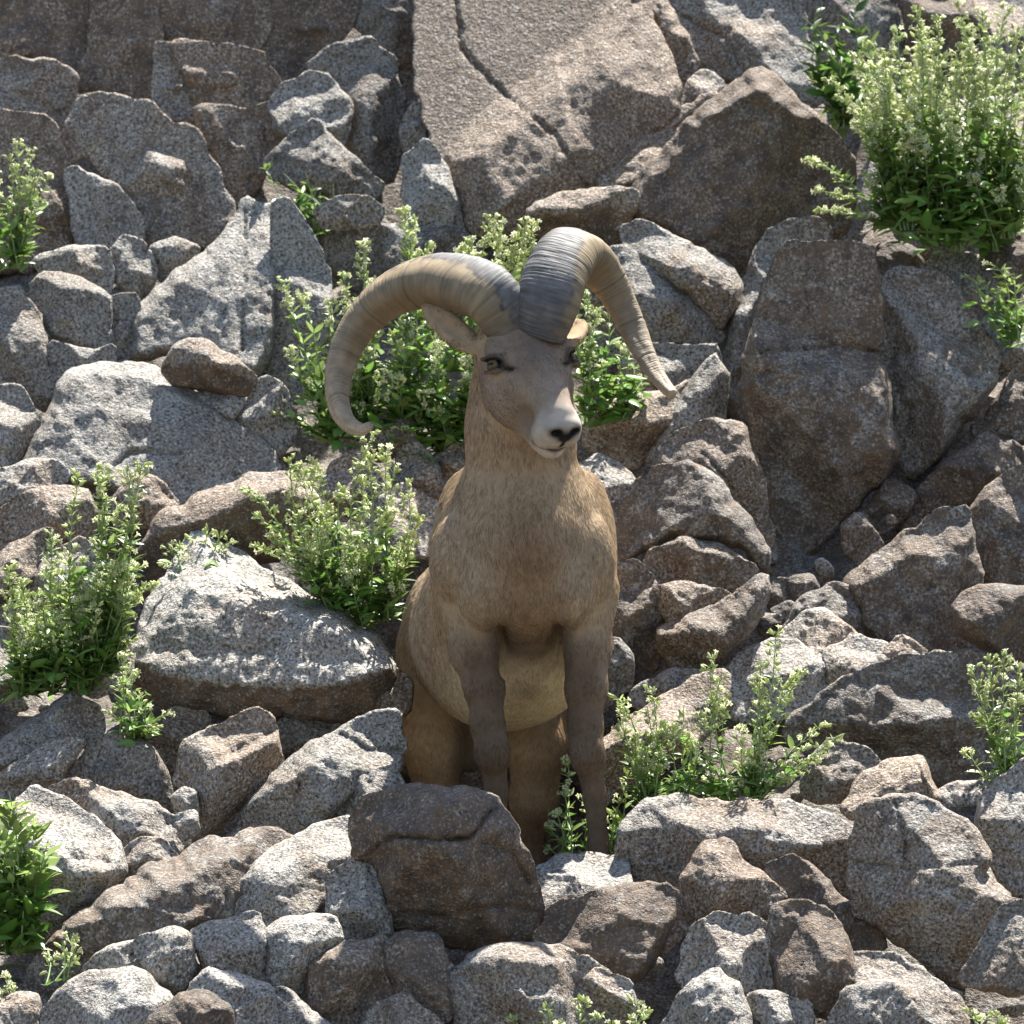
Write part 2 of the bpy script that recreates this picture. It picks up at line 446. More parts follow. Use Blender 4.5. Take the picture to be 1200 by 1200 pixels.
rock("slab", "huge pink brown slab with a diagonal crack across its lit face", "487,-40 745,-40 765,30 793,95 793,128 745,170 692,224 640,246 612,264 590,277 556,272 530,217 506,160 488,95",
     .42, .47, .95, T=.2, cuts=1, lean=.75, side=1.0, top=1.2, bot=1.2, yaw=.3, cracks=[("528,-60 534,0 540,55 575,95 610,125 650,158 688,220", 2.4, 8)], dy=-.05, back=1.5)
rock("stone", "narrow tan stone standing along the right edge of the huge pink brown slab", "745,-40 774,-5 800,40 816,77 797,127 790,82 765,15", .35, .47, .9, lean=.6)
rock("boulder", "grey cracked boulder behind the peaked brown boulder and below the dark plant", "775,-40 932,-40 942,40 965,118 935,124 890,87 860,97 830,92 803,48", .3, .45, .4, lean=.6, dy=.12, cracks=[("800,20 850,45 870,85", 2.5, 7)])
rock("stone", "small pale stone tucked at the left shoulder of the peaked brown boulder", "808,97 825,84 848,99 822,116 800,127", .15, .54, .3, lean=.7)
rock("boulder", "peaked brown boulder with a pointed sunlit crest", "738,236 748,212 800,150 850,104 890,82 906,90 941,125 977,157 1003,197 998,240 988,275 940,285 905,290 885,320 865,332 820,303 770,268 743,256 728,266",
     .60, .41, .75, T=.3, cuts=4, lean=.2, top=1.35, dy=-.05, cracks=[("770,230 820,160 880,120 920,140", 9, 5)])
rock("slab", "thin tan slab with ragged lit edges leaning on the peaked boulder's left side", "697,208 722,183 790,134 845,107 802,152 748,214 700,222", .3, .5, .8, lean=.7, T=.3, cracks=[("705,210 790,150 830,118", 2.5, 5)], dy=-.02)
rock("shelf_stone", "flat topped stone with dark underside at the foot of the huge pink brown slab", "618,250 650,231 690,223 746,224 744,242 727,272 715,288 650,282 630,273", .35, .45, .7, lean=.3, T=.6, top=1.5, dy=-.16, ridge=('610,256 690,240 750,240', 0.4, 0.4))
rock("stone", "long tan stone slanting down below the peaked boulder behind the ram's curled horn", "732,267 746,258 790,280 850,310 869,336 863,362 845,388 800,343 760,313 735,291", .3, .43, .5, lean=.4, dy=-.1)
rock("boulder", "grey boulder behind the thin tip half of the ram's right curled horn", "690,300 735,290 770,316 815,352 846,392 838,404 790,404 740,420 690,420", .35, .40, .4, lean=.35, dy=-.02)
rock("stone", "shaded grey stone under the ram's right horn tip beside the split pillar rock", "730,408 836,404 842,432 800,470 735,480 726,440", .35, .41, .3, lean=.4, dy=-.02)
rock("rock", "rust brown rock showing above the large tall flowering bush", "1050,-40 1120,-40 1150,35 1110,70 1065,60", .7, .42, .8, lean=.4, dy=.1)
rock("boulder", "grey boulder behind the dark green shaded plant", "925,-40 1050,-40 1068,60 1050,140 985,160 950,110 938,40", .3, .40, .4, lean=.5, dy=.28)
rock("boulder", "tan boulder behind the spikes of the large flowering bush", "1110,70 1150,36 1120,-40 1240,-40 1240,120 1120,128", .25, .46, .6, lean=.7, dy=.2)
# --- big cluster right
rock("slab", "narrow upright slab standing against the left of the tall split pillar rock", "840,474 845,410 860,360 880,310 900,275 925,260 955,257 974,276 965,287 916,296 896,340 881,392 872,452 872,500 855,484", .42, .44, .3, cuts=2, lean=.15, dy=.02, T=.5)
rock("boulder", "tall pillar like boulder with horizontal crack and flat top beside the wedge boulder", "868,456 880,400 895,350 912,300 926,286 1000,286 1022,293 1030,330 1031,420 1043,480 1051,536 1030,562 995,602 955,642 930,670 905,662 905,600 895,545 878,500",
     .58, .42, .65, T=.34, cuts=2, lean=.12, top=.9, bot=1.5, cracks=[("890,412 945,410 985,405 1035,413", 2.2, 8), ("945,285 944,330 950,385", 1.6, 5), ("880,440 940,427 985,410", 2.4, 7), ("935,515 968,518", 1.5, 3)], dy=-.12)
rock("boulder", "smooth wedge shaped boulder narrowing downward right of the pillar like boulder", "1030,332 1046,318 1080,314 1110,325 1140,365 1166,415 1166,442 1146,477 1100,532 1066,562 1050,526 1042,460 1032,400", .5, .44, .35, T=.4, cuts=3, lean=.18, top=1.3, dy=-.12)
rock("stone", "small rust brown stone peeping out between the pillar and wedge boulders", "1022,292 1045,285 1070,291 1080,314 1046,322 1030,338", .75, .40, .6, lean=.4)
rock("stone", "rust brown stone at the foot of the large flowering bush on the upper slope", "1160,297 1174,275 1240,270 1240,345 1188,330 1163,308", .72, .40, .7, lean=.4, dy=-.05)
rock("stone", "grey stone half hidden under the large flowering bush on the upper slope", "1080,318 1100,300 1135,300 1166,308 1182,342 1150,358 1120,338", .3, .42, .3, lean=.4)
rock("boulder", "shaded grey rock behind the base of the large flowering bush", "985,275 1005,215 1060,140 1120,120 1240,110 1240,270 1160,298 1090,310 1030,292", .3, .46, .4, lean=.8, dy=.2)
rock("stone", "tan stone beside the wedge shaped boulder under the small sprouting plant", "1145,378 1165,369 1200,383 1240,388 1240,428 1186,432 1168,444 1162,412", .25, .47, .5, lean=.6)
rock("boulder", "dark boulder with shadowed underside right of the wedge shaped boulder", "1140,502 1152,497 1176,460 1196,430 1240,414 1240,525 1182,517 1150,518", .55, .38, .5, lean=.2, dy=.02)
rock("rock", "long rust brown rock slanting out of the dark gap", "1055,618 1090,560 1130,526 1156,512 1182,520 1202,530 1240,538 1202,547 1160,567 1130,595 1080,630", .6, .38, .9, lean=.1, dy=.12)
rock("boulder", "brown block at the edge of the dark gap, right of the large angular boulder", "1139,602 1150,580 1180,555 1240,533 1240,692 1157,692 1149,660 1139,622", .58, .42, .6, lean=.1, dy=-.03)
rock("boulder", "large angular brown boulder with a straight sloping top edge below the dark gap", "988,682 1020,655 1060,630 1105,600 1133,596 1141,640 1151,690 1141,712 1132,772 1060,765 1012,748 1000,712", .58, .42, .65, T=.35, cuts=3, lean=.12, top=1.0, dy=-.02, cracks=[("1090,685 1130,697 1150,692", 1.6, 5)])
rock("stone", "small wedge stone deep in the dark gap under the pillar like boulder", "988,618 1004,602 1020,620 1032,640 1008,662 990,642", .4, .40, .6, lean=.2, dy=.08)
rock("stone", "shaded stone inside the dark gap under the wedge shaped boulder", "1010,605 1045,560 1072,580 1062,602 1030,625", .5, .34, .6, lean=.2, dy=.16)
rock("stone", "grey brown stone leaning at the left foot of the large angular boulder", "912,745 935,710 975,685 996,690 1007,720 1010,755 960,748 930,765", .5, .42, .4, lean=.3, dy=.02)
PEB = "small dark pebbles in the gap below the pillar boulder"
for lab, pts in zip(("knobbly dark pebble against the foot of the pillar like boulder", "largest dark knobbly pebble of the heap in the gap below the pillar boulder", "flat dark pebble in the middle of the heap below the pillar boulder", "low dark pebble at the bottom of the heap beside the curved brown stone"), ("900,697 912,680 926,682 921,705 905,716", "919,702 930,678 950,675 956,690 941,706 925,716", "904,716 925,706 936,716 920,728", "886,722 914,723 909,738 893,744")):
    rock("pebble", lab, pts, .5, .36, .3, T=.6, lean=.2, rnd=2, dy=.04, group=PEB, cat="pebble")
rock("boulder", "lumpy grey boulder with yellowish patches against the pillar boulder's lower left", "766,548 785,515 810,500 840,493 870,500 877,530 897,555 895,600 907,640 902,676 885,642 865,602 835,562 820,542", .42, .42, .7, lean=.25, dy=-.08, cracks=[("822,530 850,560 880,610", 2, 7)])
rock("boulder", "rounded dark boulder resting on the stacked cracked stones by the ram's shoulder", "708,608 740,575 770,550 810,540 836,560 871,605 900,642 897,668 870,642 830,632 790,632 755,642 720,658 709,632", .60, .39, .4, T=.5, lean=.3, top=1.5, rnd=2, dy=-.16)
rock("stone", "oval stone under the rounded dark boulder by the ram's shoulder", "749,667 765,646 800,633 850,645 884,666 876,691 860,702 800,682 765,692", .48, .40, .7, lean=.15, T=.5, dy=-.12)
rock("stone", "flat tan stone sandwiched below the oval stone", "767,692 800,683 862,702 846,717 790,737 776,716", .3, .42, .7, lean=.15, T=.5, dy=-.12)
rock("stone", "curved brown stone at the base of the stacked cracked stones", "774,737 830,716 870,692 897,675 902,692 882,732 852,762 830,785 790,790 772,762", .48, .40, .7, lean=.2, T=.5, dy=-.10)
rock("boulder", "round dark speckled boulder just behind the ram's left shoulder", "700,705 712,670 745,655 771,692 784,742 766,785 740,768 700,750", .62, .38, .4, T=.5, lean=.15, rnd=2, dy=-.06)
rock("stone", "dark round stone beside the ram's left foreleg", "696,765 722,750 741,770 736,805 700,835", .5, .36, .3, lean=.2, dy=-.02)
rock("rock", "low grey rock against the left foot of the narrow upright slab", "762,550 780,505 800,462 836,414 852,442 848,492 830,498 790,514", .35, .43, .3, lean=.5, dy=-.06)
rock("rock", "pale streaked sunlit log shaped rock behind the ram's muzzle", "686,500 708,472 760,464 796,455 816,448 792,502 766,534 740,548 700,538 686,518", .18, .53, .55, lean=.55, top=1.4, T=.5, dy=-.02, ridge=('680,500 740,498 820,480', 0.4, 0.3))
rock("stone", "sunlit tan stone beside the ram's throat under the streaked log like rock", "676,548 700,536 725,545 744,564 716,596 690,600", .15, .53, .5, lean=.7, dy=-.08)
# --- right ledge
rock("rock", "long tan sunlit rock sloping up behind the flowering plant at the ram's foreleg", "688,885 745,838 810,798 852,788 856,832 812,875 745,915 705,945", .22, .52, .75, lean=.75, T=.4, top=1.5, ridge=('680,900 760,858 860,812', 0.3))
rock("stone", "pale blue grey sunlit stone at the upper end of the long tan rock", "848,792 870,765 900,752 935,754 966,775 977,800 952,830 880,845 852,838", .05, .56, .1, lean=.75, T=.45, top=1.5, dy=-.03)
rock("stone", "sunlit tan stone with pointed top below the pebbles", "912,750 945,718 965,714 985,730 1008,752 975,770 930,768", .12, .55, .6, lean=.8, dy=-.06)
rock("stone", "pale broken stone between the blue grey stone and the large dark slope boulder", "965,765 1005,748 1036,754 1042,768 1002,795 978,812", .15, .55, .4, lean=.8, dy=-.06)
rock("stone", "small orange tan stone on the crest of the large dark slope boulder", "1022,775 1055,746 1087,766 1062,782 1030,788", .25, .50, .9, lean=.6, dy=-.06)
rock("stone", "grey stone propped behind the long tan sunlit rock", "735,822 757,800 790,787 822,790 812,805 760,835", .35, .45, .4, lean=.4, dy=.02)
rock("boulder", "large dark speckled boulder with a broad sloping face behind the ledge", "930,840 985,800 1025,780 1070,769 1140,764 1182,775 1240,800 1240,915 1150,925 1100,920 1060,895 1010,895 950,885 922,862", .58, .43, .35, T=.3, lean=.45, top=1.4, ridge=('920,850 1000,812 1080,790 1240,815', 0.0))
rock("stone", "shaded stone half hidden by the flowering plant on the ledge", "940,925 950,890 975,868 1016,880 1032,897 1000,936 960,940", .45, .43, .5, lean=.4, dy=-.06)
rock("stone", "rounded tan sunlit stone sitting on the ledge before the large dark boulder", "986,948 1008,908 1048,890 1080,892 1102,940 1050,955 1000,958", .15, .53, .8, lean=.7, rnd=2, T=.5, dy=-.12, cracks=[("1075,895 1092,940", 2, 5)])
rock("boulder", "dark red brown boulder with a pale top overhanging the large angular boulder", "1117,712 1130,695 1180,687 1240,690 1240,775 1187,780 1150,757 1125,737", .72, .44, .5, T=.6, lean=.2, top=1.3, dy=-.18, ridge=('1110,718 1160,712 1240,715', 0.25, 0.2))
rock("stone", "thin pale stone lying on the ledge behind the square topped block", "1098,930 1120,920 1155,918 1165,938 1105,944", .1, .55, .3, lean=.8, dy=-.12)
# --- front ledge, bottom right
rock("ledge_rock", "long low ledge rock with a sunlit top beneath the flowering plant", "722,1015 730,965 755,940 800,934 850,942 900,939 935,944 978,960 1010,975 1010,1030 985,1070 955,1040 900,1020 860,1030 830,1040 790,1050 750,1048", .35, .47, .5, T=.4, lean=.9, top=2.0, dy=-.1, ridge=('720,975 800,968 900,972 940,985 1010,985', 0.15))
rock("boulder", "square topped grey brown block with a pale band across its middle", "1000,988 1010,945 1050,934 1095,940 1140,970 1157,1000 1152,1025 1183,1052 1168,1088 1127,1160 1080,1125 1040,1095 1000,1068 997,1030",
     .38, .46, .55, T=.36, lean=.25, top=1.4, dy=-.12, cracks=[("1048,940 1060,975 1062,1015 1075,1020", 1.8, 6), ("1005,1010 1062,1018 1150,1012", 2.5, 5)])
rock("boulder", "grey boulder at the ledge's right end beside the square topped block", "1145,985 1150,942 1166,915 1200,895 1240,886 1240,1065 1182,1045 1160,1012", .3, .47, .4, lean=.5, T=.4, dy=-.1)
rock("stone", "dark stone with shadow beneath it at the lower right of the square topped block", "1125,1150 1150,1105 1180,1060 1240,1055 1240,1158 1172,1160", .45, .42, .5, lean=.3, dy=-.1)
OC = outcrop("rock_outcrop", "fractured red brown outcrop of jointed blocks left of the square topped block", "rock", 900, 1200)
for pts, v, t, w, ln, dy in [
    ("860,988 890,971 920,974 932,1006 900,1017 870,1012", .80, .40, .5, .3, -.06),
    ("775,1120 785,1080 800,1030 825,990 850,984 876,1015 922,1050 905,1062 885,1077 870,1072 830,1068 800,1092", .45, .47, .9, .55, -.08),
    ("898,1016 926,1004 946,1014 980,1050 1036,1090 1040,1112 1000,1120 985,1088 950,1062 920,1050", .72, .41, .5, .4, -.02),
    ("904,1066 945,1054 972,1070 992,1100 1012,1150 1028,1205 1000,1212 960,1185 915,1168 905,1120", .66, .43, .8, .45, -.10),
    ("793,1145 810,1090 840,1069 880,1076 906,1096 914,1168 880,1165 850,1160 820,1170", .2, .49, .4, .35, -.10),
    ("765,1240 800,1160 840,1137 866,1155 878,1200 872,1240", .25, .49, .3, .5, -.12),
    ("872,1240 876,1166 905,1164 946,1174 962,1240", .2, .48, .3, .4, -.08),
    ("998,1120 1040,1118 1082,1140 1127,1175 1142,1240 1020,1240", .3, .47, .5, .5, -.04),
    ("970,1215 990,1160 1040,1150 1075,1185 1080,1240 970,1240", .35, .46, .5, .4, -.10)]:
    rock("block", None, pts, v, t, w, T=.42, lean=ln, top=1.4, dy=dy, parent=OC)
rock("boulder", "rust brown boulder just below the ram's left forefoot", "628,1100 650,1060 700,1044 780,1036 793,1046 777,1104 742,1155 700,1135 665,1116", .75, .43, .8, T=.42, lean=.45, top=1.4, dy=-.1)
rock("footing_stone", "pale grey flat stone under the ram's left forefoot", "618,1025 655,1004 700,1003 735,1010 740,1045 680,1062 630,1066", .05, .53, .2, T=.5, lean=1.6, top=2.5, dy=-.02)
rock("boulder", "big dark brown cracked boulder in front of the ram's legs", "411,962 430,935 480,921 540,927 582,934 592,950 612,990 627,1020 634,1060 627,1097 600,1108 540,1110 505,1102 460,1088 450,1062 441,1012 420,1002",
     .66, .45, .6, T=.5, lean=.28, top=1.5, bot=1.2, dy=-.28, pitch=-.25, cracks=[("425,1005 460,980 510,984 550,982 572,955 584,935", 2.5, 13), ("560,985 600,1000 620,1035", 3, 6), ("470,1070 520,1075 580,1062 630,1066", 4, 6)], ridge=('405,970 470,955 540,955 600,985 640,1030', 0.05, 0.1))
rock("stone", "grey stone between the big cracked boulder and the rust brown boulder", "622,1085 628,1030 670,1025 683,1052 652,1078 626,1114", .25, .48, .5, lean=.5, dy=-.08)
rock("boulder", "greenish grey boulder under the big cracked boulder at the bottom of the slope", "528,1145 560,1116 600,1106 660,1111 702,1132 742,1162 750,1240 536,1240", .4, .47, .5, T=.35, lean=.5, dy=-.1)
rock("stone", "brown stone hugging the lower left of the big cracked boulder", "450,1104 480,1093 511,1102 532,1142 541,1192 510,1204 465,1172", .6, .44, .6, lean=.4, dy=-.1)
rock("boulder", "brown patched boulder below the blue grey broken shelf", "362,1134 400,1106 452,1102 467,1152 452,1182 400,1215 362,1190", .52, .46, .7, lean=.4, dy=-.08)
rock("stone", "dark stone half cut off beneath the brown stones at the slope's foot", "400,1240 440,1180 475,1166 511,1196 540,1240", .4, .45, .3, lean=.5, dy=-.08)
rock("stone", "small tan stone beneath the rust brown boulder", "686,1150 700,1136 738,1152 748,1187 720,1194", .25, .48, .5, lean=.4, dy=-.14)
rock("rock", "blue grey broken shelf of stone left of the big cracked boulder", "383,1105 388,1030 418,1004 441,1016 451,1062 457,1094 430,1110", .08, .50, .1, lean=.35, T=.5, dy=-.14)
# --- bottom left
rock("boulder", "broad brown whaleback boulder with ribbed varnished skin", "15,1175 60,1100 110,1060 170,1020 230,990 290,973 332,977 350,986 312,1040 270,1090 200,1110 150,1125 110,1150 60,1185", .62, .47, .4, T=.5, lean=.8, top=1.6, rough=1.4, dy=-.02, rnd=2, ridge=('0,1140 120,1065 230,1012 350,1000', -0.25))
rock("boulder", "blue grey speckled boulder with angular lit top beside the whaleback boulder", "246,1084 275,1030 310,1000 345,985 370,968 412,959 424,990 402,1020 392,1052 360,1082 310,1098 280,1092", .08, .54, .25, lean=.7, T=.45, top=1.5, dy=-.08)
LD = outcrop("rock_ledge", "pale blue grey broken ledge of square joints below the whaleback boulder", "rock", 220, 1210)
for pts, v, t, w, ln, dy in [
    ("158,1102 200,1089 221,1095 227,1132 212,1164 190,1152 165,1127", .05, .55, .15, .4, -.12),
    ("224,1093 260,1080 301,1071 314,1100 317,1152 290,1147 240,1137", .05, .54, .2, .4, -.12),
    ("310,1092 335,1077 392,1074 402,1102 367,1132 347,1164 315,1152", .05, .53, .15, .5, -.12),
    ("45,1240 52,1180 100,1140 160,1134 187,1160 203,1172 180,1240", .05, .55, .15, .5, -.12),
    ("98,1136 130,1110 160,1104 172,1142 110,1146", .1, .54, .2, .5, -.08),
    ("218,1168 240,1136 290,1146 317,1156 330,1240 225,1240", .08, .53, .15, .5, -.14),
    ("318,1158 345,1165 365,1188 400,1215 400,1240 325,1240", .1, .50, .2, .5, -.08),
    ("-40,1190 20,1164 42,1170 50,1240 -40,1240", .1, .53, .3, .5, -.08)]:
    rock("block", None, pts, v, t, w, T=.5, lean=ln, top=1.5, side=2.4, dy=dy, parent=LD)
rock("stone", "round dark brown stone in front of the pale broken ledge", "160,1240 180,1190 210,1170 242,1162 267,1180 276,1240", .85, .42, .4, lean=.4, T=.5, rnd=2, dy=-.28)
rock("boulder", "white sunlit boulder with two dark hollows beside the leafy bush", "15,945 40,924 75,939 120,969 140,990 146,1026 132,1048 92,1075 50,1110 20,1100", .03, .60, .3, T=.45, lean=.65, top=1.9, bot=1.2, dy=-.06, cracks=[("85,1003 98,1008", 8, 7), ("117,1008 126,1012", 7, 6)], ridge=('0,1010 60,1018 100,1028 146,1018', 0.25, 0.35))
rock("stone", "small brown grey stone beside the white sunlit boulder", "138,1004 165,982 190,986 208,1006 172,1032 145,1038", .3, .48, .5, lean=.5, rnd=2, dy=-.04)
rock("rock", "long low stone with a lit rim behind the white sunlit boulder", "55,930 85,914 130,929 180,944 207,959 226,992 200,1008 170,992 140,992 110,968", .25, .48, .5, lean=.4, T=.5, top=1.5, dy=-.05)
rock("boulder", "dark speckled boulder beneath the small green shoot", "72,920 105,875 130,861 165,864 181,885 198,915 200,942 150,940 110,930", .48, .43, .5, lean=.3, dy=-.05)
rock("boulder", "grey brown boulder below the pale bush at the slab's left", "-40,905 0,870 40,844 85,811 110,829 124,856 100,873 60,884 20,899", .4, .46, .5, lean=.55, T=.45, top=1.5, dy=-.06)
rock("stone", "low pale rimmed stone between the grey brown boulder and the leafy bush", "-40,940 20,894 70,867 99,869 77,902 62,932 20,935", .25, .49, .6, lean=.5, dy=-.08)
rock("boulder", "two toned boulder, grey above and tan below, under the tilted slab", "206,915 214,870 250,854 300,831 320,845 332,892 302,935 252,966 232,990 227,930", .12, .50, .7, T=.5, lean=.4, top=1.5, dy=-.10, cracks=[("215,915 260,890 325,855", 5, 5)])
for lab, pts in zip(("upper small grey pebble wedged beside the two toned boulder", "lower small grey pebble under the other pebble beside the two toned boulder"), ("203,935 215,925 228,930 229,950 210,956", "207,958 228,952 231,975 214,982")):
    rock("pebble", lab, pts, .25, .46, .3, T=.6, rnd=2, lean=.3, dy=-.06, group="pebbles beside the two toned boulder", cat="pebble", ridge=('200,905 260,885 330,862', -0.35))
rock("boulder", "grey boulder with jagged dark cracks beside the ram's hind leg", "268,985 300,930 340,890 400,855 430,839 466,835 472,870 466,902 430,922 402,950 377,975 330,990 290,995", .25, .47, .35, T=.45, lean=.55, top=1.5, dy=-.1, cracks=[("345,895 352,930 345,965", 1.8, 6), ("400,860 430,880 470,878", 3, 8)], ridge=('260,960 340,905 420,865 500,865', -0.15))
rock("stone", "rough grey stone between the jagged cracked boulder and the big cracked boulder", "396,948 420,910 460,898 474,922 430,948 412,965", .35, .45, .4, lean=.4, dy=-.12)
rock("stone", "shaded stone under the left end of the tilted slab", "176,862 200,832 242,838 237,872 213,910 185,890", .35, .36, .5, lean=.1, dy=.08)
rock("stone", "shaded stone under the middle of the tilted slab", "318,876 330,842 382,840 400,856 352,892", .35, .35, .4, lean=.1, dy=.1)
rock("slab", "tilted slab with a white streaked sunlit top and dark red brown front edge", "157,772 165,730 185,690 215,645 232,629 260,639 330,679 400,719 440,749 462,776 457,802 432,837 380,844 320,834 260,837 200,832 165,817 155,797",
     .22, .60, .2, T=.46, cuts=1, lean=1.05, top=1.1, side=1.8, bot=.55, dy=-.12, rough=1.3, pitch=.45, cracks=[("285,765 330,755", 3, 4)], ridge=('150,770 180,785 230,795 280,800 340,803 400,800 465,778', 0.35, 0.6))
rock("stone", "tan stone beneath the pointed right end of the tilted slab", "428,838 458,784 480,800 478,834", .15, .48, .9, lean=.5, dy=.0)
rock("stone", "small whitish rough stone at the left foot of the tilted slab", "86,788 120,764 152,764 154,802 110,816 90,804", .05, .57, .1, lean=.7, dy=-.1)
# --- left middle
rock("boulder", "large pale grey smooth boulder below the pointed grey rocks", "26,545 60,480 75,440 130,427 170,430 210,449 260,479 310,519 330,550 270,575 210,600 170,580 130,572 80,565", .14, .46, .25, T=.28, cuts=1, lean=.75, top=1.4, cracks=[("135,545 155,530 180,528 215,533", 3, 7)])
rock("boulder", "rounded grey boulder at the left foot of the large pale grey boulder", "-40,455 20,454 46,485 41,512 20,550 -40,560", .25, .46, .4, lean=.55, T=.45, rnd=2, dy=-.04)
rock("boulder", "upright grey rock above the rounded grey boulder", "-40,340 20,337 46,375 66,452 55,484 20,458 -40,460", .22, .42, .3, lean=.5, T=.4, dy=.02)
rock("stone", "grey block stone under the pale capped stone below the cliff", "34,352 50,321 80,322 126,345 131,402 110,413 70,398 45,378", .22, .42, .3, lean=.45, dy=-.02)
rock("stone", "pale capped grey stone at the foot of the brown cliff face", "38,305 85,289 125,294 131,320 127,347 80,324 50,320", .2, .47, .4, lean=.6, dy=-.02)
rock("stone", "shaded stone between the grey block stone and the large pale grey boulder", "58,402 110,414 133,405 132,428 75,442 65,452", .3, .40, .3, lean=.3)
rock("stone", "small round grey stone left of the pair below the brown cliff face", "128,297 145,279 165,284 181,310 179,337 160,348 135,328", .2, .44, .3, lean=.5, rnd=2)
rock("stone", "small grey brown stone tucked left of the pointed grey rock", "177,292 205,281 232,290 226,312 190,328 180,312", .3, .43, .4, lean=.5, rnd=2)
rock("rock", "pointed blue grey rock with a broad lit face", "158,365 200,325 250,290 280,255 288,234 300,239 321,241 319,300 322,340 312,422 300,444 250,416 200,412 157,426", .08, .47, .1, T=.3, cuts=2, lean=.65, top=1.2, cracks=[("288,245 286,330 284,410", 1.6, 5)])
rock("rock", "upright grey rock with lit tip and dark seam beside the pointed blue grey rock", "319,241 335,234 350,249 366,280 386,320 387,382 371,442 345,474 311,434 323,342", .15, .44, .2, T=.35, lean=.45, dy=-.02)
rock("stone", "low stone with a dark overhanging front below the pointed blue grey rock", "190,434 205,405 240,401 275,424 300,446 286,463 240,454 200,446", .3, .46, .6, lean=.2, T=.7, top=1.6, dy=-.18, ridge=('190,425 240,420 300,448', 0.4, 0.5))
rock("stone", "small lit stone at the right shoulder of the large pale grey boulder", "232,464 260,454 287,463 272,490 245,476", .12, .50, .3, lean=.7, dy=-.08)
rock("stone", "grey stone behind the leaf tips at the right end of the large pale grey boulder", "283,466 310,444 332,454 350,500 330,530 300,515 280,490", .2, .44, .3, lean=.5, dy=-.04)
rock("stone", "narrow grey stone left of the pointed blue grey rock", "128,350 160,345 162,425 130,430", .2, .40, .2, lean=.4, dy=.04)
rock("boulder", "arched brown boulder with a lit rim behind the middle bush", "160,660 180,610 230,585 290,560 330,556 362,575 386,605 350,650 280,660 230,660 180,705", .42, .47, .75, T=.5, lean=.3, top=1.6, rnd=2, dy=-.12, ridge=('160,640 230,605 300,580 390,600', 0.2, 0.4))
rock("stone", "brown round stone with a sunlit top left of the arched brown boulder", "126,600 150,560 170,554 190,569 208,592 182,612 140,622", .35, .47, .7, lean=.4, T=.5, rnd=2, dy=-.08)
rock("stone", "pale topped stone below the rounded grey boulder", "-40,565 30,542 65,539 77,556 72,574 30,580 -40,606", .12, .50, .4, lean=.6, dy=-.1)
rock("boulder", "smooth rounded tan boulder under the pale topped stone", "-40,650 0,600 40,574 100,574 117,606 108,637 60,632 20,648", .3, .48, .7, lean=.4, T=.5, rnd=2, dy=-.16)
rock("boulder", "low brown stone with a lit top behind the pale green bush", "-40,705 10,641 60,619 70,642 45,676 -40,720", .35, .46, .8, lean=.4, rnd=2, dy=-.16)
rock("stone", "tan stone peeking out among the stems of the pale green bush", "25,692 60,650 97,631 125,655 110,690 70,704 35,704", .2, .50, .6, lean=.6, rnd=2, dy=-.14)
rock("stone", "dark grey stone at the left root of the pale green bush", "-40,810 -40,735 20,738 34,782 0,815", .4, .45, .3, lean=.5, dy=-.06)
rock("stone", "pale flat stone behind the lower leaves of the pale green bush", "-40,705 20,692 90,702 110,730 20,740 -40,742", .1, .52, .3, lean=.8, dy=-.04)
rock("stone", "pale rounded stone among the flower spikes of the middle bush", "372,600 388,546 420,529 442,550 446,600 400,610", .1, .50, .6, lean=.6, rnd=2, dy=.0)
rock("stone", "brown stone with a sunlit right edge behind the middle bush", "456,570 470,525 490,521 512,550 522,580 480,600", .25, .47, .7, lean=.5, rnd=2, dy=.04)
rock("stone", "small dark brown stone against the ram's neck behind the leafy bush", "496,545 530,525 560,520 560,570 515,575", .4, .42, .6, lean=.4, dy=.05)
rock("stone", "tan lit stone low behind the middle bush beside the ram's shoulder", "425,605 470,565 515,595 520,650 440,660", .12, .50, .6, lean=.7, dy=.0)
rock("stone", "brown stone under the leafy bush below the ram's left horn tip", "398,525 412,482 440,484 482,490 492,525 440,540", .4, .42, .6, lean=.5, dy=-.02)
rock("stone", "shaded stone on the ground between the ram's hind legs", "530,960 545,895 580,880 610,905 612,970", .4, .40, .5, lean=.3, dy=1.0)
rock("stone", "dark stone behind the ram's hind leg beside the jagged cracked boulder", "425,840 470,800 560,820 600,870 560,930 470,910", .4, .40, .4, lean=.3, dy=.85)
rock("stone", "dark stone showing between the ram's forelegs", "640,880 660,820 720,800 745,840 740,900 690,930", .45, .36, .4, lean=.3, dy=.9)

# --- small loose stones down in the gaps
def small_stone(px, py, r, seed, tone):
    rs = np.random.RandomState(seed)
    n = 14; v = []
    for i in range(90):
        zc = 1 - 2 * (i + .5) / 90; a = i * 2.39996; q = math.sqrt(1 - zc * zc); v.append((q * math.cos(a), q * math.sin(a), zc))
    v = np.array(v); sc = np.array([1, .8, .7]) * rs.uniform(.75, 1.25, 3)
    lim = np.full(len(v), 1.0)
    for k in range(n):
        d = rs.normal(size=3); d /= np.linalg.norm(d); lim = np.minimum(lim, rs.uniform(.62, .95) / np.maximum(v @ d, .05))
    v = v * lim[:, None] * sc * r
    bm = bmesh.new()
    for p_ in v: bm.verts.new(p_)
    bmesh.ops.convex_hull(bm, input=bm.verts)
    bmesh.ops.delete(bm, geom=[q for q in bm.verts if not q.link_faces], context='VERTS')
    m = bpy.data.meshes.new("small_stone"); bm.to_mesh(m); bm.free(); m.materials.append(GRANITE)
    o = link("small_stone", m, None, P(px, py, hill_y(py) + .12)); o.rotation_euler = (0, 0, rs.uniform(0, 6))
    o.color = (rs.uniform(.2, .6), tone, rs.uniform(.2, .7), 1)
    return tag(o, "small loose stone lying down in a dark gap among the boulders", "stone", "small stones in the gaps", "thing")
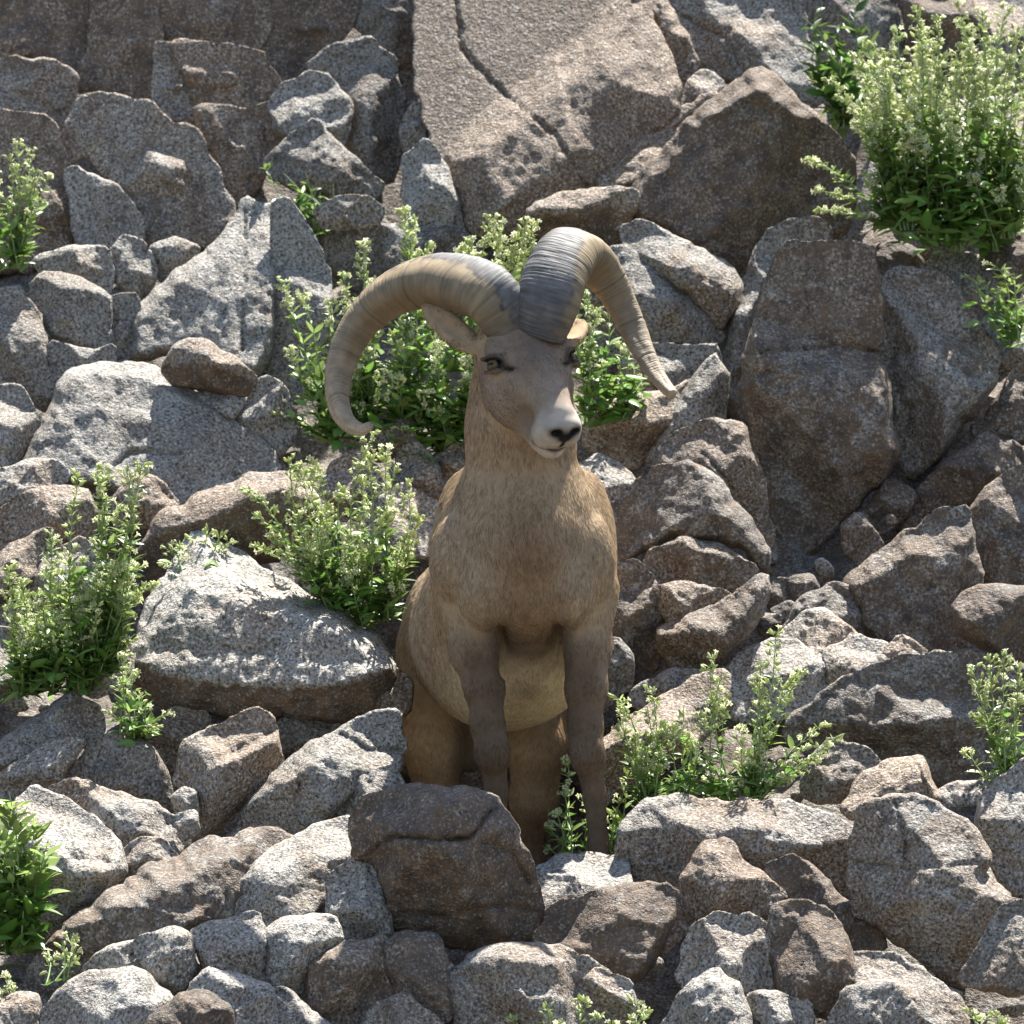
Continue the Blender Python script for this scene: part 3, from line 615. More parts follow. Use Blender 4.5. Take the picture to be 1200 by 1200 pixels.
for k, (px, py, r) in enumerate([(905, 655, .03), (940, 695, .028), (965, 668, .035), (985, 690, .022), (880, 765, .03), (862, 745, .02), (1045, 610, .03), (700, 610, .03), (300, 548, .03), (345, 535, .035), (270, 610, .025),
        (20, 825, .035), (55, 832, .025), (140, 832, .028), (30, 748, .03), (130, 640, .028), (700, 830, .03), (925, 900, .028), (935, 935, .024), (1110, 1165, .035), (1145, 1195, .03), (1185, 1180, .03), (1000, 1215, .025), (770, 1130, .024), (445, 965, .02), (350, 865, .03), (255, 890, .02), (560, 1120, .03), (1070, 780, .02), (610, 1150, .02)]):
    small_stone(px, py, r, 500 + k, .34 + .1 * (k % 3) / 2)
# ------------------------------------------------------------------ the ram: one continuous body grown from a smooth distance field
def axis_grid(lo, hi, fine_lo, fine_hi, fine, coarse):
    a = []
    x = lo
    while x < hi:
        a.append(x); x += fine if fine_lo <= x < fine_hi else coarse
    return np.array(a, np.float32)
GX = axis_grid(-0.34, 0.32, -0.13, 0.20, 0.0034, 0.008)
GY = axis_grid(-0.36, 1.26, -0.34, 0.02, 0.0034, 0.009)
GZ = axis_grid(-0.33, 1.28, 0.82, 1.24, 0.0034, 0.008)
FIELD = np.full((len(GX), len(GY), len(GZ)), 0.3, np.float32)
def _rng(g, lo, hi): return slice(max(0, int(np.searchsorted(g, lo)) - 1), min(len(g), int(np.searchsorted(g, hi)) + 1))
def _box(c, r):
    sx, sy, sz = (_rng(g, c[i] - r, c[i] + r) for i, g in enumerate((GX, GY, GZ)))
    return (sx, sy, sz), GX[sx][:, None, None], GY[sy][None, :, None], GZ[sz][None, None, :]
def _comb(sl, d, k, sub=False):
    f = FIELD[sl]
    if sub: d, f0 = -d, f; h = np.clip(0.5 - 0.5 * (d - f0) / k * -1, 0, 1)
    if sub:
        h = np.clip(0.5 + 0.5 * (d - f0) / k, 0, 1); FIELD[sl] = f0 * (1 - h) + d * h + k * h * (1 - h)
    else:
        h = np.clip(0.5 + 0.5 * (f - d) / k, 0, 1); FIELD[sl] = f * (1 - h) + d * h - k * h * (1 - h)
def ell(c, r, k=0.04, M=None, sub=False):
    """ellipsoid; M rows = local axes"""
    c = np.asarray(c, float); r = np.asarray(r, float)
    sl, x, y, z = _box(c, r.max() + 0.08 + k)
    x, y, z = x - c[0], y - c[1], z - c[2]
    if M is None: q = [x, y, z]
    else: q = [M[i][0] * x + M[i][1] * y + M[i][2] * z for i in range(3)]
    k0 = np.sqrt(sum((q[i] / r[i]) ** 2 for i in range(3)))
    k1 = np.sqrt(sum((q[i] / r[i] ** 2) ** 2 for i in range(3)))
    d = np.where(k0 > 1e-4, k0 * (k0 - 1.0) / np.maximum(k1, 1e-4), -r.min())
    _comb(sl, d.astype(np.float32), k, sub)
def cone(a, b, ra, rb, k=0.03, sub=False):
    a, b = np.asarray(a, float), np.asarray(b, float); ab = b - a; L = float(np.linalg.norm(ab))
    c = (a + b) / 2
    sl, x, y, z = _box(c, L / 2 + max(ra, rb) + 0.06 + k)
    t = np.clip(((x - a[0]) * ab[0] + (y - a[1]) * ab[1] + (z - a[2]) * ab[2]) / (L * L), 0, 1)
    d = np.sqrt((x - a[0] - t * ab[0]) ** 2 + (y - a[1] - t * ab[1]) ** 2 + (z - a[2] - t * ab[2]) ** 2)
    s = t * t * (3 - 2 * t)
    _comb(sl, (d - (ra + (rb - ra) * (0.5 * t + 0.5 * s))).astype(np.float32), k, sub)
def chain(pts, k=0.03):
    for (a, ra), (b, rb) in zip(pts[:-1], pts[1:]): cone(a, b, ra, rb, k)

# trunk
pit = math.radians(9)
MB_ = np.array([[0.992, 0.125, 0], [-0.125 * math.cos(pit), 0.992 * math.cos(pit), -math.sin(pit)], [-0.125 * math.sin(pit), 0.992 * math.sin(pit), math.cos(pit)]])
ell((-0.008, 0.50, 0.492), (0.212, 0.46, 0.222), 0.05, MB_)
ell((0.028, 0.12, 0.668), (0.176, 0.225, 0.185), 0.05)
ell((-0.102, 0.19, 0.640), (0.070, 0.14, 0.190), 0.05)
ell((0.158, 0.17, 0.640), (0.062, 0.14, 0.190), 0.05)
ell((0.028, 0.05, 0.570), (0.110, 0.120, 0.078), 0.045)
ell((-0.060, 0.90, 0.470), (0.192, 0.23, 0.200), 0.06)
cone((0.024, 0.075, 0.70), (0.018, 0.045, 0.92), 0.140, 0.107, 0.05)
cone((0.018, 0.045, 0.92), (0.022, 0.02, 1.08), 0.107, 0.092, 0.04)
cone((0.020, 0.20, 0.72), (0.018, 0.09, 0.98), 0.115, 0.095, 0.05)
# pectoral swell over each foreleg and the hollow between
ell((-0.052, -0.005, 0.575), (0.060, 0.072, 0.080), 0.03)
ell((0.116, -0.008, 0.575), (0.060, 0.072, 0.080), 0.03)
ell((-0.130, 0.02, 0.640), (0.050, 0.055, 0.085), 0.03)
ell((0.178, 0.02, 0.640), (0.045, 0.055, 0.085), 0.03)
cone((-0.150, 0.11, 0.56), (-0.150, 0.14, 0.74), 0.012, 0.010, 0.03, sub=True)
cone((0.030, -0.16, 0.52), (0.028, -0.15, 0.68), 0.010, 0.006, 0.03, sub=True)
# forelegs
chain([((-0.088, 0.08, 0.58), 0.080), ((-0.074, 0.055, 0.455), 0.056), ((-0.060, 0.035, 0.375), 0.042), ((-0.052, 0.022, 0.290), 0.034), ((-0.043, 0.012, 0.240), 0.034)], 0.02)
ell((-0.042, 0.004, 0.232), (0.035, 0.034, 0.042), 0.018)
chain([((-0.041, 0.012, 0.225), 0.029), ((-0.034, 0.025, 0.150), 0.0235), ((-0.030, 0.025, 0.040), 0.022), ((-0.028, 0.005, -0.030), 0.026)], 0.015)
chain([((0.150, 0.08, 0.58), 0.078), ((0.152, 0.055, 0.455), 0.054), ((0.157, 0.035, 0.375), 0.043), ((0.157, 0.022, 0.290), 0.034), ((0.159, 0.012, 0.240), 0.034)], 0.02)
ell((0.161, 0.004, 0.228), (0.035, 0.034, 0.044), 0.018)
chain([((0.163, 0.012, 0.220), 0.029), ((0.177, 0.025, 0.140), 0.0235), ((0.184, 0.025, 0.040), 0.021), ((0.187, 0.005, -0.020), 0.025)], 0.015)
# armpit hollows
ell((-0.020, 0.03, 0.455), (0.010, 0.070, 0.055), 0.03, sub=True)
ell((0.100, 0.03, 0.455), (0.010, 0.070, 0.055), 0.03, sub=True)
# hind legs
chain([((-0.148, 0.92, 0.42), 0.115), ((-0.172, 0.84, 0.225), 0.070), ((-0.172, 0.91, 0.10), 0.050), ((-0.168, 0.99, -0.02), 0.037), ((-0.166, 0.955, -0.13), 0.027), ((-0.165, 0.95, -0.22), 0.026), ((-0.165, 0.925, -0.262), 0.028)], 0.03)
chain([((0.030, 0.92, 0.42), 0.115), ((0.056, 0.84, 0.225), 0.066), ((0.050, 0.91, 0.10), 0.050), ((0.036, 0.99, -0.02), 0.037), ((0.040, 0.955, -0.13), 0.027), ((0.042, 0.95, -0.22), 0.026), ((0.042, 0.925, -0.262), 0.028)], 0.03)
ell((-0.09, 0.86, 0.235), (0.036, 0.045, 0.075), 0.02)
cone((-0.085, 1.10, 0.52), (-0.09, 1.14, 0.42), 0.035, 0.02, 0.03)

# head: u along the face to the nose, v out of the face, w to the side
HO = np.array([0.036, -0.115, 1.138])
hu = np.array([0.088, -0.150, -0.206]); hu /= np.linalg.norm(hu)
hw = np.array([-hu[1], hu[0], 0.0]); hw /= np.linalg.norm(hw)
hv = np.cross(hu, hw); hv /= np.linalg.norm(hv)
if hv[2] < 0: hv = -hv
ro = math.radians(8)
hw, hv = hw * math.cos(ro) + hv * math.sin(ro), hv * math.cos(ro) - hw * math.sin(ro)
HM = np.array([hu, hv, hw])
def H(u, v, w): return HO + hu * u + hv * v + hw * w
def hell(c, r, k=0.015, sub=False, rot=0.0):
    M = HM
    if rot:
        cr, sr = math.cos(rot), math.sin(rot)
        M = np.array([hu * cr + hv * sr, hv * cr - hu * sr, hw])
    ell(H(*c), r, k, M, sub)
hell((-0.025, -0.085, 0), (0.085, 0.080, 0.080), 0.03)
hell((0.020, -0.048, 0), (0.080, 0.042, 0.074), 0.025)
hell((0.100, -0.048, 0), (0.110, 0.040, 0.050), 0.02)
cone(H(0.10, -0.046, 0), H(0.215, -0.044, 0), 0.044, 0.039, 0.02)
EYES = []
for s in (-1, 1):
    hell((0.036, -0.042, s * 0.074), (0.042, 0.022, 0.026), 0.016)          # brow over the eye
    hell((0.078, -0.105, s * 0.052), (0.085, 0.062, 0.040), 0.03)          # cheek
    hell((0.095, -0.058, s * 0.058), (0.040, 0.020, 0.018), 0.02)          # cheek bone below the eye
    cone(H(0.055, -0.145, s * 0.040), H(0.215, -0.112, s * 0.020), 0.036, 0.025, 0.03)   # jaw bone
    hell((0.230, -0.068, s * 0.025), (0.037, 0.041, 0.029), 0.014)         # lip pads
    hell((0.248, -0.038, s * 0.023), (0.018, 0.017, 0.017), 0.010)         # nostril wing
hell((0.248, -0.056, 0), (0.024, 0.040, 0.033), 0.012)
hell((0.226, -0.118, 0), (0.036, 0.026, 0.033), 0.010)                     # chin
cone(H(-0.01, -0.10, 0), (0.02, 0.03, 1.02), 0.078, 0.095, 0.03)
cone(H(0.03, -0.15, 0), (0.018, 0.0, 0.95), 0.045, 0.085, 0.02)           # throat
for s in (-1, 1):
    look = hw * s * 0.80 + hv * 0.58 + hu * 0.02; look /= np.linalg.norm(look)
    along = hu * 0.42 - hw * s * 0.62 + hv * 0.62; along = along - look * (along @ look); along /= np.linalg.norm(along)
    upx = np.cross(look, along)
    if upx[2] < 0: upx = -upx
    ec = H(0.060, -0.051, s * 0.086)
    EYES.append((ec, look, along, upx))
    FM = np.array([along, upx, look])
    ell(ec + look * 0.016, (0.0235, 0.0145, 0.020), 0.004, FM, sub=True)                 # eye socket
    ell(ec + look * 0.013 + upx * 0.0150 - along * 0.002, (0.026, 0.0050, 0.010), 0.005, FM)  # upper lid
    ell(ec + look * 0.011 - upx * 0.0150 + along * 0.002, (0.023, 0.0042, 0.009), 0.005, FM)  # lower lid
    ell(ec + look * 0.002 + along * 0.037 - upx * 0.010, (0.0125, 0.0050, 0.014), 0.003, FM, sub=True)  # tear pit
    hell((0.268, -0.036, s * 0.022), (0.013, 0.0075, 0.0100), 0.004, sub=True, rot=0.5)  # nostril
    cone(H(0.205, -0.094, s * 0.048), H(0.258, -0.103, s * 0.016), 0.0022, 0.0022, 0.004, sub=True)  # mouth line
    cone(H(0.258, -0.103, s * 0.016), H(0.270, -0.104, 0), 0.0022, 0.0022, 0.004, sub=True)
cone(H(0.274, -0.050, 0), H(0.272, -0.100, 0), 0.0022, 0.0022, 0.003, sub=True)   # philtrum
# ears
EARS = []
for s, tip in ((-1, (-0.178, -0.02, 1.178)), (1, (0.150, 0.13, 1.150))):
    a = H(0.0, -0.085, s * 0.080); b = np.array(tip)
    ed = (b - a) / np.linalg.norm(b - a)
    en = np.array([0.15 * s, -0.85, 0.35]); en -= ed * (en @ ed); en /= np.linalg.norm(en)
    es = np.cross(ed, en)
    c = a * 0.42 + b * 0.58; hl = np.linalg.norm(b - a) * 0.55
    ell(c, (hl * 0.95, 0.014, 0.030), 0.012, np.array([ed, en, es]))
    ell(c + en * 0.014 + ed * 0.01, (hl * 0.72, 0.009, 0.018), 0.006, np.array([ed, en, es]), sub=True)

def surface_nets():
    f = FIELD; s = f < 0
    nx, ny, nz = f.shape
    cnt = np.zeros((nx - 1, ny - 1, nz - 1), np.int8)
    for dx in (0, 1):
        for dy in (0, 1):
            for dz in (0, 1): cnt += s[dx:nx - 1 + dx, dy:ny - 1 + dy, dz:nz - 1 + dz]
    act = (cnt > 0) & (cnt < 8)
    ci = np.argwhere(act); vid = np.full(act.shape, -1, np.int32); vid[act] = np.arange(len(ci))
    acc = np.zeros((len(ci), 3)); num = np.zeros(len(ci))
    def at(o): return f[ci[:, 0] + o[0], ci[:, 1] + o[1], ci[:, 2] + o[2]]
    def pos(o): return np.stack([GX[ci[:, 0] + o[0]], GY[ci[:, 1] + o[1]], GZ[ci[:, 2] + o[2]]], 1)
    for ax in range(3):
        for p in (0, 1):
            for q in (0, 1):
                o0 = [0, 0, 0]; o1 = [0, 0, 0]; b, c = [i for i in range(3) if i != ax]
                o0[b] = o1[b] = p; o0[c] = o1[c] = q; o1[ax] = 1
                a0, a1 = at(o0), at(o1); m = (a0 < 0) != (a1 < 0)
                t = np.where(m, a0 / np.where(m, a0 - a1, 1), 0)[:, None]
                acc += np.where(m[:, None], pos(o0) * (1 - t) + pos(o1) * t, 0); num += m
    V = acc / num[:, None]
    quads = []
    for ax in range(3):
        b, c = [i for i in range(3) if i != ax]
        sl0 = [slice(1, -1)] * 3; sl1 = [slice(1, -1)] * 3
        sl0[ax] = slice(0, -1); sl1[ax] = slice(1, None)
        chg = s[tuple(sl0)] != s[tuple(sl1)]
        e = np.argwhere(chg); off = np.array([1, 1, 1]); off[ax] = 0; e = e + off
        inside_first = s[e[:, 0], e[:, 1], e[:, 2]]
        db = np.zeros(3, int); db[b] = 1; dc = np.zeros(3, int); dc[c] = 1
        g = lambda d: vid[e[:, 0] - d[0], e[:, 1] - d[1], e[:, 2] - d[2]]
        qd = np.stack([g(db + dc), g(dc), g(db * 0), g(db)], 1)
        flip = inside_first if ax != 1 else ~inside_first
        qd = np.where(flip[:, None], qd, qd[:, ::-1])
        quads.append(qd)
    Q = np.concatenate(quads); Q = Q[(Q >= 0).all(1)]
    return V, Q
BV, BQ = surface_nets()
FIELD = None
def laplace(V, Q, it, lam=0.5):
    E = np.concatenate([Q[:, [0, 1]], Q[:, [1, 2]], Q[:, [2, 3]], Q[:, [3, 0]]])
    for _ in range(it):
        acc = np.zeros_like(V); n = np.zeros(len(V))
        for i, j in ((0, 1), (1, 0)):
            for k in range(3): acc[:, k] += np.bincount(E[:, i], V[E[:, j], k], len(V))
            n += np.bincount(E[:, i], minlength=len(V))
        V = V + lam * (acc / np.maximum(n, 1)[:, None] - V)
    return V
BV = laplace(BV, BQ, 2)
# loose muscle and hide wrinkle relief
def vnormals(V, Q):
    fn = np.cross(V[Q[:, 2]] - V[Q[:, 0]], V[Q[:, 3]] - V[Q[:, 1]])
    n = np.zeros_like(V)
    for k in range(4):
        for a in range(3): n[:, a] += np.bincount(Q[:, k], fn[:, a], len(V))
    return n / (np.linalg.norm(n, axis=1)[:, None] + 1e-12)
BN = vnormals(BV, BQ)
body_w = np.clip((0.86 - BV[:, 2]) / 0.1, 0, 1) * np.clip((BV[:, 2] - 0.30) / 0.1, 0, 1)
BV = BV + BN * (body_w * (0.006 * fbm(BV * np.array([9, 9, 5]), 2)))[:, None]

def sstep(a, b, x):
    t = np.clip((x - a) / (b - a), 0, 1); return t * t * (3 - 2 * t)
def blobw(p, c, r):
    return np.exp(-np.sum(((p - np.asarray(c)) / np.asarray(r)) ** 2, axis=1))
def coat_colour(p):
    """the ram's own markings: tan coat, darker legs and chest, cream belly, pale muzzle, black nose"""
    q = (p - HO) @ HM.T; u, v, w = q[:, 0], q[:, 1], q[:, 2]
    x, y, z = p[:, 0], p[:, 1], p[:, 2]
    n1 = fbm(p * 9, 3); n2 = fbm(p * 34 + 5, 2)
    col = np.tile(np.array([0.325, 0.238, 0.148]), (len(p), 1))
    def mix(m, c):
        nonlocal col
        m = np.clip(m, 0, 1)[:, None]; col = col * (1 - m) + np.asarray(c) * m
    mix(sstep(0.25, 0.6, y) * sstep(0.30, 0.50, z) * 0.7, (0.44, 0.35, 0.26))  # flank made paler, sunlight on it put into the coat colour
    mix(blobw(p, (0.03, -0.10, 0.63), (0.075, 0.22, 0.17)) * 0.85, (0.20, 0.122, 0.068))         # darker middle of the chest
    mix(sstep(0.80, 0.92, z) * sstep(0.12, -0.02, y) * (q[:, 1] < -0.10) * 0.35, (0.30, 0.205, 0.13))
    belly = sstep(0.47, 0.36, z) * sstep(-0.01, 0.12, y) * sstep(0.80, 0.60, y) * sstep(0.21, 0.10, np.abs(x - 0.01))
    mix(belly * 0.95, (0.68, 0.55, 0.38))  # cream belly, brightened further to stand in for bounced light
    mix(blobw(p, (0.035, 0.20, 0.36), (0.030, 0.2, 0.018)) * 0.5, (0.22, 0.16, 0.11))
    # fore legs dark with paler outside edges
    fl = sstep(0.53, 0.42, z) * sstep(0.125, 0.09, y) * (1 - belly * (np.abs(x - 0.05) < 0.045))
    mix(fl * 0.95, (0.112, 0.074, 0.046))
    mix(fl * (blobw(p, (0.20, 0.03, 0.42), (0.022, 0.2, 0.16)) + blobw(p, (-0.122, 0.05, 0.42), (0.022, 0.2, 0.12))) * 0.55, (0.30, 0.22, 0.15))
    mix(blobw(p, (-0.03, 0.0, 0.48), (0.030, 0.09, 0.05)) * 0.8 + blobw(p, (0.107, 0.0, 0.48), (0.028, 0.09, 0.05)) * 0.8, (0.105, 0.075, 0.055))  # darker brown at both armpits
    mix((z < 0.5) * (y < 0.2) * np.clip(n1, -0.4, 0.6) * 0.25 * fl, (0.22, 0.165, 0.12))
    # hind legs: golden tan, lightened to stand in for bounced light
    hl = sstep(0.36, 0.24, z) * sstep(0.66, 0.76, y)
    mix(hl * 0.8, (0.55, 0.385, 0.22))
    mix(hl * sstep(-0.155, -0.11, x) * sstep(0.0, -0.05, x) * 0.7, (0.15, 0.105, 0.075))
    mix(hl * sstep(0.02, 0.05, x) * 0.35, (0.26, 0.18, 0.115))
    mix(hl * sstep(0.12, 0.0, z) * 0.6, (0.16, 0.115, 0.08))
    mix(blobw(p, (-0.09, 0.84, 0.22), (0.045, 0.06, 0.085)) * 0.9, (0.16, 0.12, 0.09))
    # face
    face = sstep(-0.03, 0.03, u) * sstep(-0.18, -0.14, v) * (u < 0.32)
    mix(face * 0.8, (0.175, 0.128, 0.092))
    mix(face * blobw(q, (0.055, -0.01, 0.0), (0.055, 0.06, 0.045)) * 0.65, (0.130, 0.096, 0.078))
    mix(face * sstep(0.10, 0.17, u) * sstep(-0.08, -0.03, v) * 0.35, (0.30, 0.245, 0.20))
    mz = sstep(0.192, 0.250, u + 0.12 * (v + 0.06) + 0.010 * n2) * (v > -0.17)
    mix(mz * 0.9, (0.42, 0.365, 0.30))
    mix(blobw(q, (0.24, -0.14, 0), (0.045, 0.022, 0.05)) * 0.9, (0.58, 0.51, 0.42))
    mix(blobw(q, (0.272, -0.048, 0), (0.018, 0.011, 0.016)) * 2.0, (0.020, 0.017, 0.017))
    for i_, s in enumerate((-1, 1)):
        mix(blobw(q, (0.268, -0.036, s * 0.021), (0.015, 0.0105, 0.0145)) * 2.2, (0.012, 0.010, 0.010))
        ec, look, along, upx = EYES[i_]
        e3 = (p - ec) @ np.array([along, upx, look]).T
        mix(blobw(e3, (0.037, -0.010, 0.006), (0.013, 0.0065, 0.02)) * 2.0, (0.012, 0.009, 0.008))
        mix(blobw(e3, (0.0, 0.0, 0.012), (0.0265, 0.0150, 0.02)) * 2.4 * (e3[:, 2] > -0.004), (0.012, 0.009, 0.008))
        mix(blobw(e3, (0.0, -0.026, 0.0), (0.030, 0.009, 0.03)) * 0.45, (0.40, 0.31, 0.22))
        mix(blobw(q, (0.10, -0.09, s * 0.085), (0.05, 0.03, 0.03)) * 0.35, (0.34, 0.265, 0.20))
    mix(blobw(q, (0.272, -0.070, 0), (0.014, 0.030, 0.0042)) * 1.8, (0.02, 0.017, 0.016))
    lipv = -0.094 - 0.010 * sstep(0.205, 0.262, u)
    lip = np.exp(-((v - lipv) / 0.0042) ** 2) * sstep(0.200, 0.235, u) * (u < 0.3)
    mix(lip * 1.0, (0.04, 0.034, 0.032))
    col = col * (1 + 0.10 * n1 + 0.08 * n2)[:, None]
    return np.clip(col, 0.008, 0.9)

RAM = bpy.data.objects.new("bighorn_ram", None); COL.objects.link(RAM); RAM.location = (0.0, 0.3, -0.05)
tag(RAM, "tan bighorn ram with huge curled horns standing head up on the rocks", "ram")
bm_ = mesh_np("body", BV - np.array(RAM.location), BQ, COAT)
set_attr(bm_, "coat", coat_colour(BV))
body = link("body", bm_, None); body.parent = RAM

# --- fur
def build_fur(n_total):
    rs = np.random.RandomState(11)
    T3 = np.concatenate([BQ[:, [0, 1, 2]], BQ[:, [0, 2, 3]]])
    a, b, c = BV[T3[:, 0]], BV[T3[:, 1]], BV[T3[:, 2]]
    ar = 0.5 * np.linalg.norm(np.cross(b - a, c - a), axis=1)
    cen = (a + b + c) / 3
    qf = (cen - HO) @ HM.T
    headw = sstep(0.80, 0.90, cen[:, 2]) * (qf[:, 1] > -0.15) * (qf[:, 0] > -0.06)
    wgt = ar * (1 + 2.2 * headw)
    pick = rs.choice(len(T3), n_total, p=wgt / wgt.sum())
    r1, r2 = np.sqrt(rs.rand(n_total)), rs.rand(n_total)
    bar = np.stack([1 - r1, r1 * (1 - r2), r1 * r2], 1)
    p = a[pick] * bar[:, :1] + b[pick] * bar[:, 1:2] + c[pick] * bar[:, 2:]
    Nn = vnormals(BV, BQ)
    nn = Nn[T3[pick, 0]] * bar[:, :1] + Nn[T3[pick, 1]] * bar[:, 1:2] + Nn[T3[pick, 2]] * bar[:, 2:]
    nn /= np.linalg.norm(nn, axis=1)[:, None] + 1e-9
    q = (p - HO) @ HM.T
    hd = sstep(-0.05, 0.0, q[:, 0]) * sstep(-0.17, -0.13, q[:, 1]) * (p[:, 2] > 0.84)
    comb = np.tile(np.array([0.0, 0.55, -0.9]), (n_total, 1))
    nk = sstep(0.62, 0.75, p[:, 2])[:, None]
    comb = comb * (1 - nk) + np.array([0.0, 0.05, -1.0]) * nk
    fr = (sstep(0.10, 0.0, p[:, 1]) * (p[:, 2] > 0.45))[:, None]
    comb = comb * (1 - fr) + np.array([0.0, 0.0, -1.0]) * fr
    comb = comb * (1 - hd[:, None]) + (-hu - 0.25 * hv) * hd[:, None]
    leg = (p[:, 2] < 0.42)
    comb[leg & (p[:, 1] < 0.13)] = (0, 0.1, -1)
    swirl = np.stack([fbm(p * 14, 2), fbm(p * 14 + 30, 2), fbm(p * 14 + 60, 2)], 1) * 0.5
    comb = comb + swirl + rs.normal(size=(n_total, 3)) * 0.16
    comb -= nn * np.sum(comb * nn, 1)[:, None]
    comb /= np.linalg.norm(comb, axis=1)[:, None] + 1e-9
    ln = np.full(n_total, 0.015)
    ln = ln + 0.008 * sstep(0.76, 0.86, p[:, 2]) * sstep(0.0, 0.1, p[:, 1])
    ln = ln * (1 - hd) + 0.008 * hd
    ln[(p[:, 2] < 0.47) & (p[:, 1] < 0.13)] = 0.011
    ln[(p[:, 2] < 0.26) & (p[:, 1] > 0.6)] = 0.013
    ln *= rs.uniform(0.6, 1.25, n_total)
    skip = np.zeros(n_total, bool)
    for i_, s in enumerate((-1, 1)):
        ec, look, along, upx = EYES[i_]
        e3 = (p - ec) @ np.array([along, upx, look]).T
        skip |= (blobw(e3, (0.0, 0.0, 0.012), (0.026, 0.0165, 0.03)) > 0.42)
        skip |= blobw(e3, (0.037, -0.010, 0.004), (0.013, 0.0065, 0.02)) > 0.45
        skip |= blobw(q, (0.268, -0.036, s * 0.022), (0.014, 0.010, 0.013)) > 0.35
    lipv = -0.094 - 0.010 * sstep(0.205, 0.262, q[:, 0])
    skip |= (np.abs(q[:, 1] - lipv) < 0.004) & (q[:, 0] > 0.20) & (q[:, 0] < 0.30)
    skip |= blobw(q, (0.272, -0.055, 0), (0.015, 0.028, 0.006)) > 0.35
    skip |= blobw(q, (0.272, -0.046, 0), (0.015, 0.010, 0.016)) > 0.35
    ln = np.where((q[:, 0] > 0.19) & (q[:, 1] > -0.17), np.minimum(ln, 0.0045), ln)
    ln = np.where((p[:, 2] > 1.06) & (np.abs(q[:, 2]) > 0.085), np.minimum(ln, 0.008), ln)
    keep = ~skip
    p, nn, comb, ln = p[keep], nn[keep], comb[keep], ln[keep]; n = len(p)
    lift = rs.uniform(0.10, 0.26, n)[:, None]
    pts = np.zeros((n, 4, 3))
    for k in range(4):
        t = k / 3.0
        pts[:, k] = p - nn * 0.0008 + (comb * t * 1.0 + nn * lift * (t - 0.45 * t * t)) * ln[:, None]
        if k == 3: pts[:, k] += np.array([0, 0, -1]) * (ln * 0.05)[:, None]
    col = coat_colour(p) * 1.24
    pc = p - comb * 0.012
    clump = fbm(np.column_stack([p[:, 0] * 170, p[:, 1] * 120, p[:, 2] * 60]), 3)
    col = col * (rs.uniform(0.65, 1.35, n) * (1 + (0.40 + 0.25 * hd[keep]) * clump))[:, None]
    cu = bpy.data.hair_curves.new("fur")
    cu.add_curves([4] * n)
    loc = np.array(RAM.location)
    cu.attributes["position"].data.foreach_set("vector", (pts - loc).astype(np.float32).ravel())
    rad = cu.attributes.get("radius") or cu.attributes.new("radius", 'FLOAT', 'POINT')
    rad.data.foreach_set("value", np.tile(np.array([0.00050, 0.00048, 0.00036, 0.0001], np.float32), n))
    ca = cu.attributes.new("coat", 'FLOAT_COLOR', 'CURVE')
    c4 = np.ones((n, 4), np.float32); c4[:, :3] = np.clip(col, 0.006, 0.9)
    ca.data.foreach_set("color", c4.ravel())
    cu.materials.append(FUR)
    o = bpy.data.objects.new("fur", cu); COL.objects.link(o); o.parent = body
    o["kind"] = "stuff"
    return o
build_fur(240000)

# --- eyes
def eye_mat():
    m, nt, out = new_mat("eye"); L = nt.links.new
    a = N(nt, "ShaderNodeAttribute", attribute_name="iris")
    b = N(nt, "ShaderNodeBsdfPrincipled"); L(a.outputs["Color"], b.inputs["Base Color"])
    b.inputs["Roughness"].default_value = 0.12; b.inputs["Specular IOR Level"].default_value = 0.18
    L(b.outputs[0], out.inputs[0]); return m
EYE = eye_mat()
def uv_ball(r, nu=32, nv=20):
    v = [];
    for j in range(nv + 1):
        th = math.pi * j / nv
        for i in range(nu):
            ph = 2 * math.pi * i / nu
            v.append((r * math.sin(th) * math.cos(ph), r * math.sin(th) * math.sin(ph), r * math.cos(th)))
    v = np.array(v); f = []
    for j in range(nv):
        for i in range(nu): f.append((j * nu + i, (j + 1) * nu + i, (j + 1) * nu + (i + 1) % nu, j * nu + (i + 1) % nu))
    return v, np.array(f)
for ec, look, along, upx in EYES:
    v, f = uv_ball(0.0170, 48, 32)
    d = v / 0.0170
    a, e, l = d @ along, d @ upx, d @ look
    col = np.tile(np.array([0.11, 0.070, 0.030]), (len(v), 1)) * (0.75 + 0.5 * np.clip(fbm(d * 9, 2) + .5, 0, 1))[:, None]
    col[l < 0.60] = (0.012, 0.010, 0.009)
    col[(np.abs(a) < 0.40) & (np.abs(e) < 0.17) & (l > 0)] = (0.004, 0.004, 0.004)
    m = mesh_np("eye", v + ec + look * 0.002 - np.array(RAM.location), f, EYE); set_attr(m, "iris", col)
    link("eye", m).parent = RAM

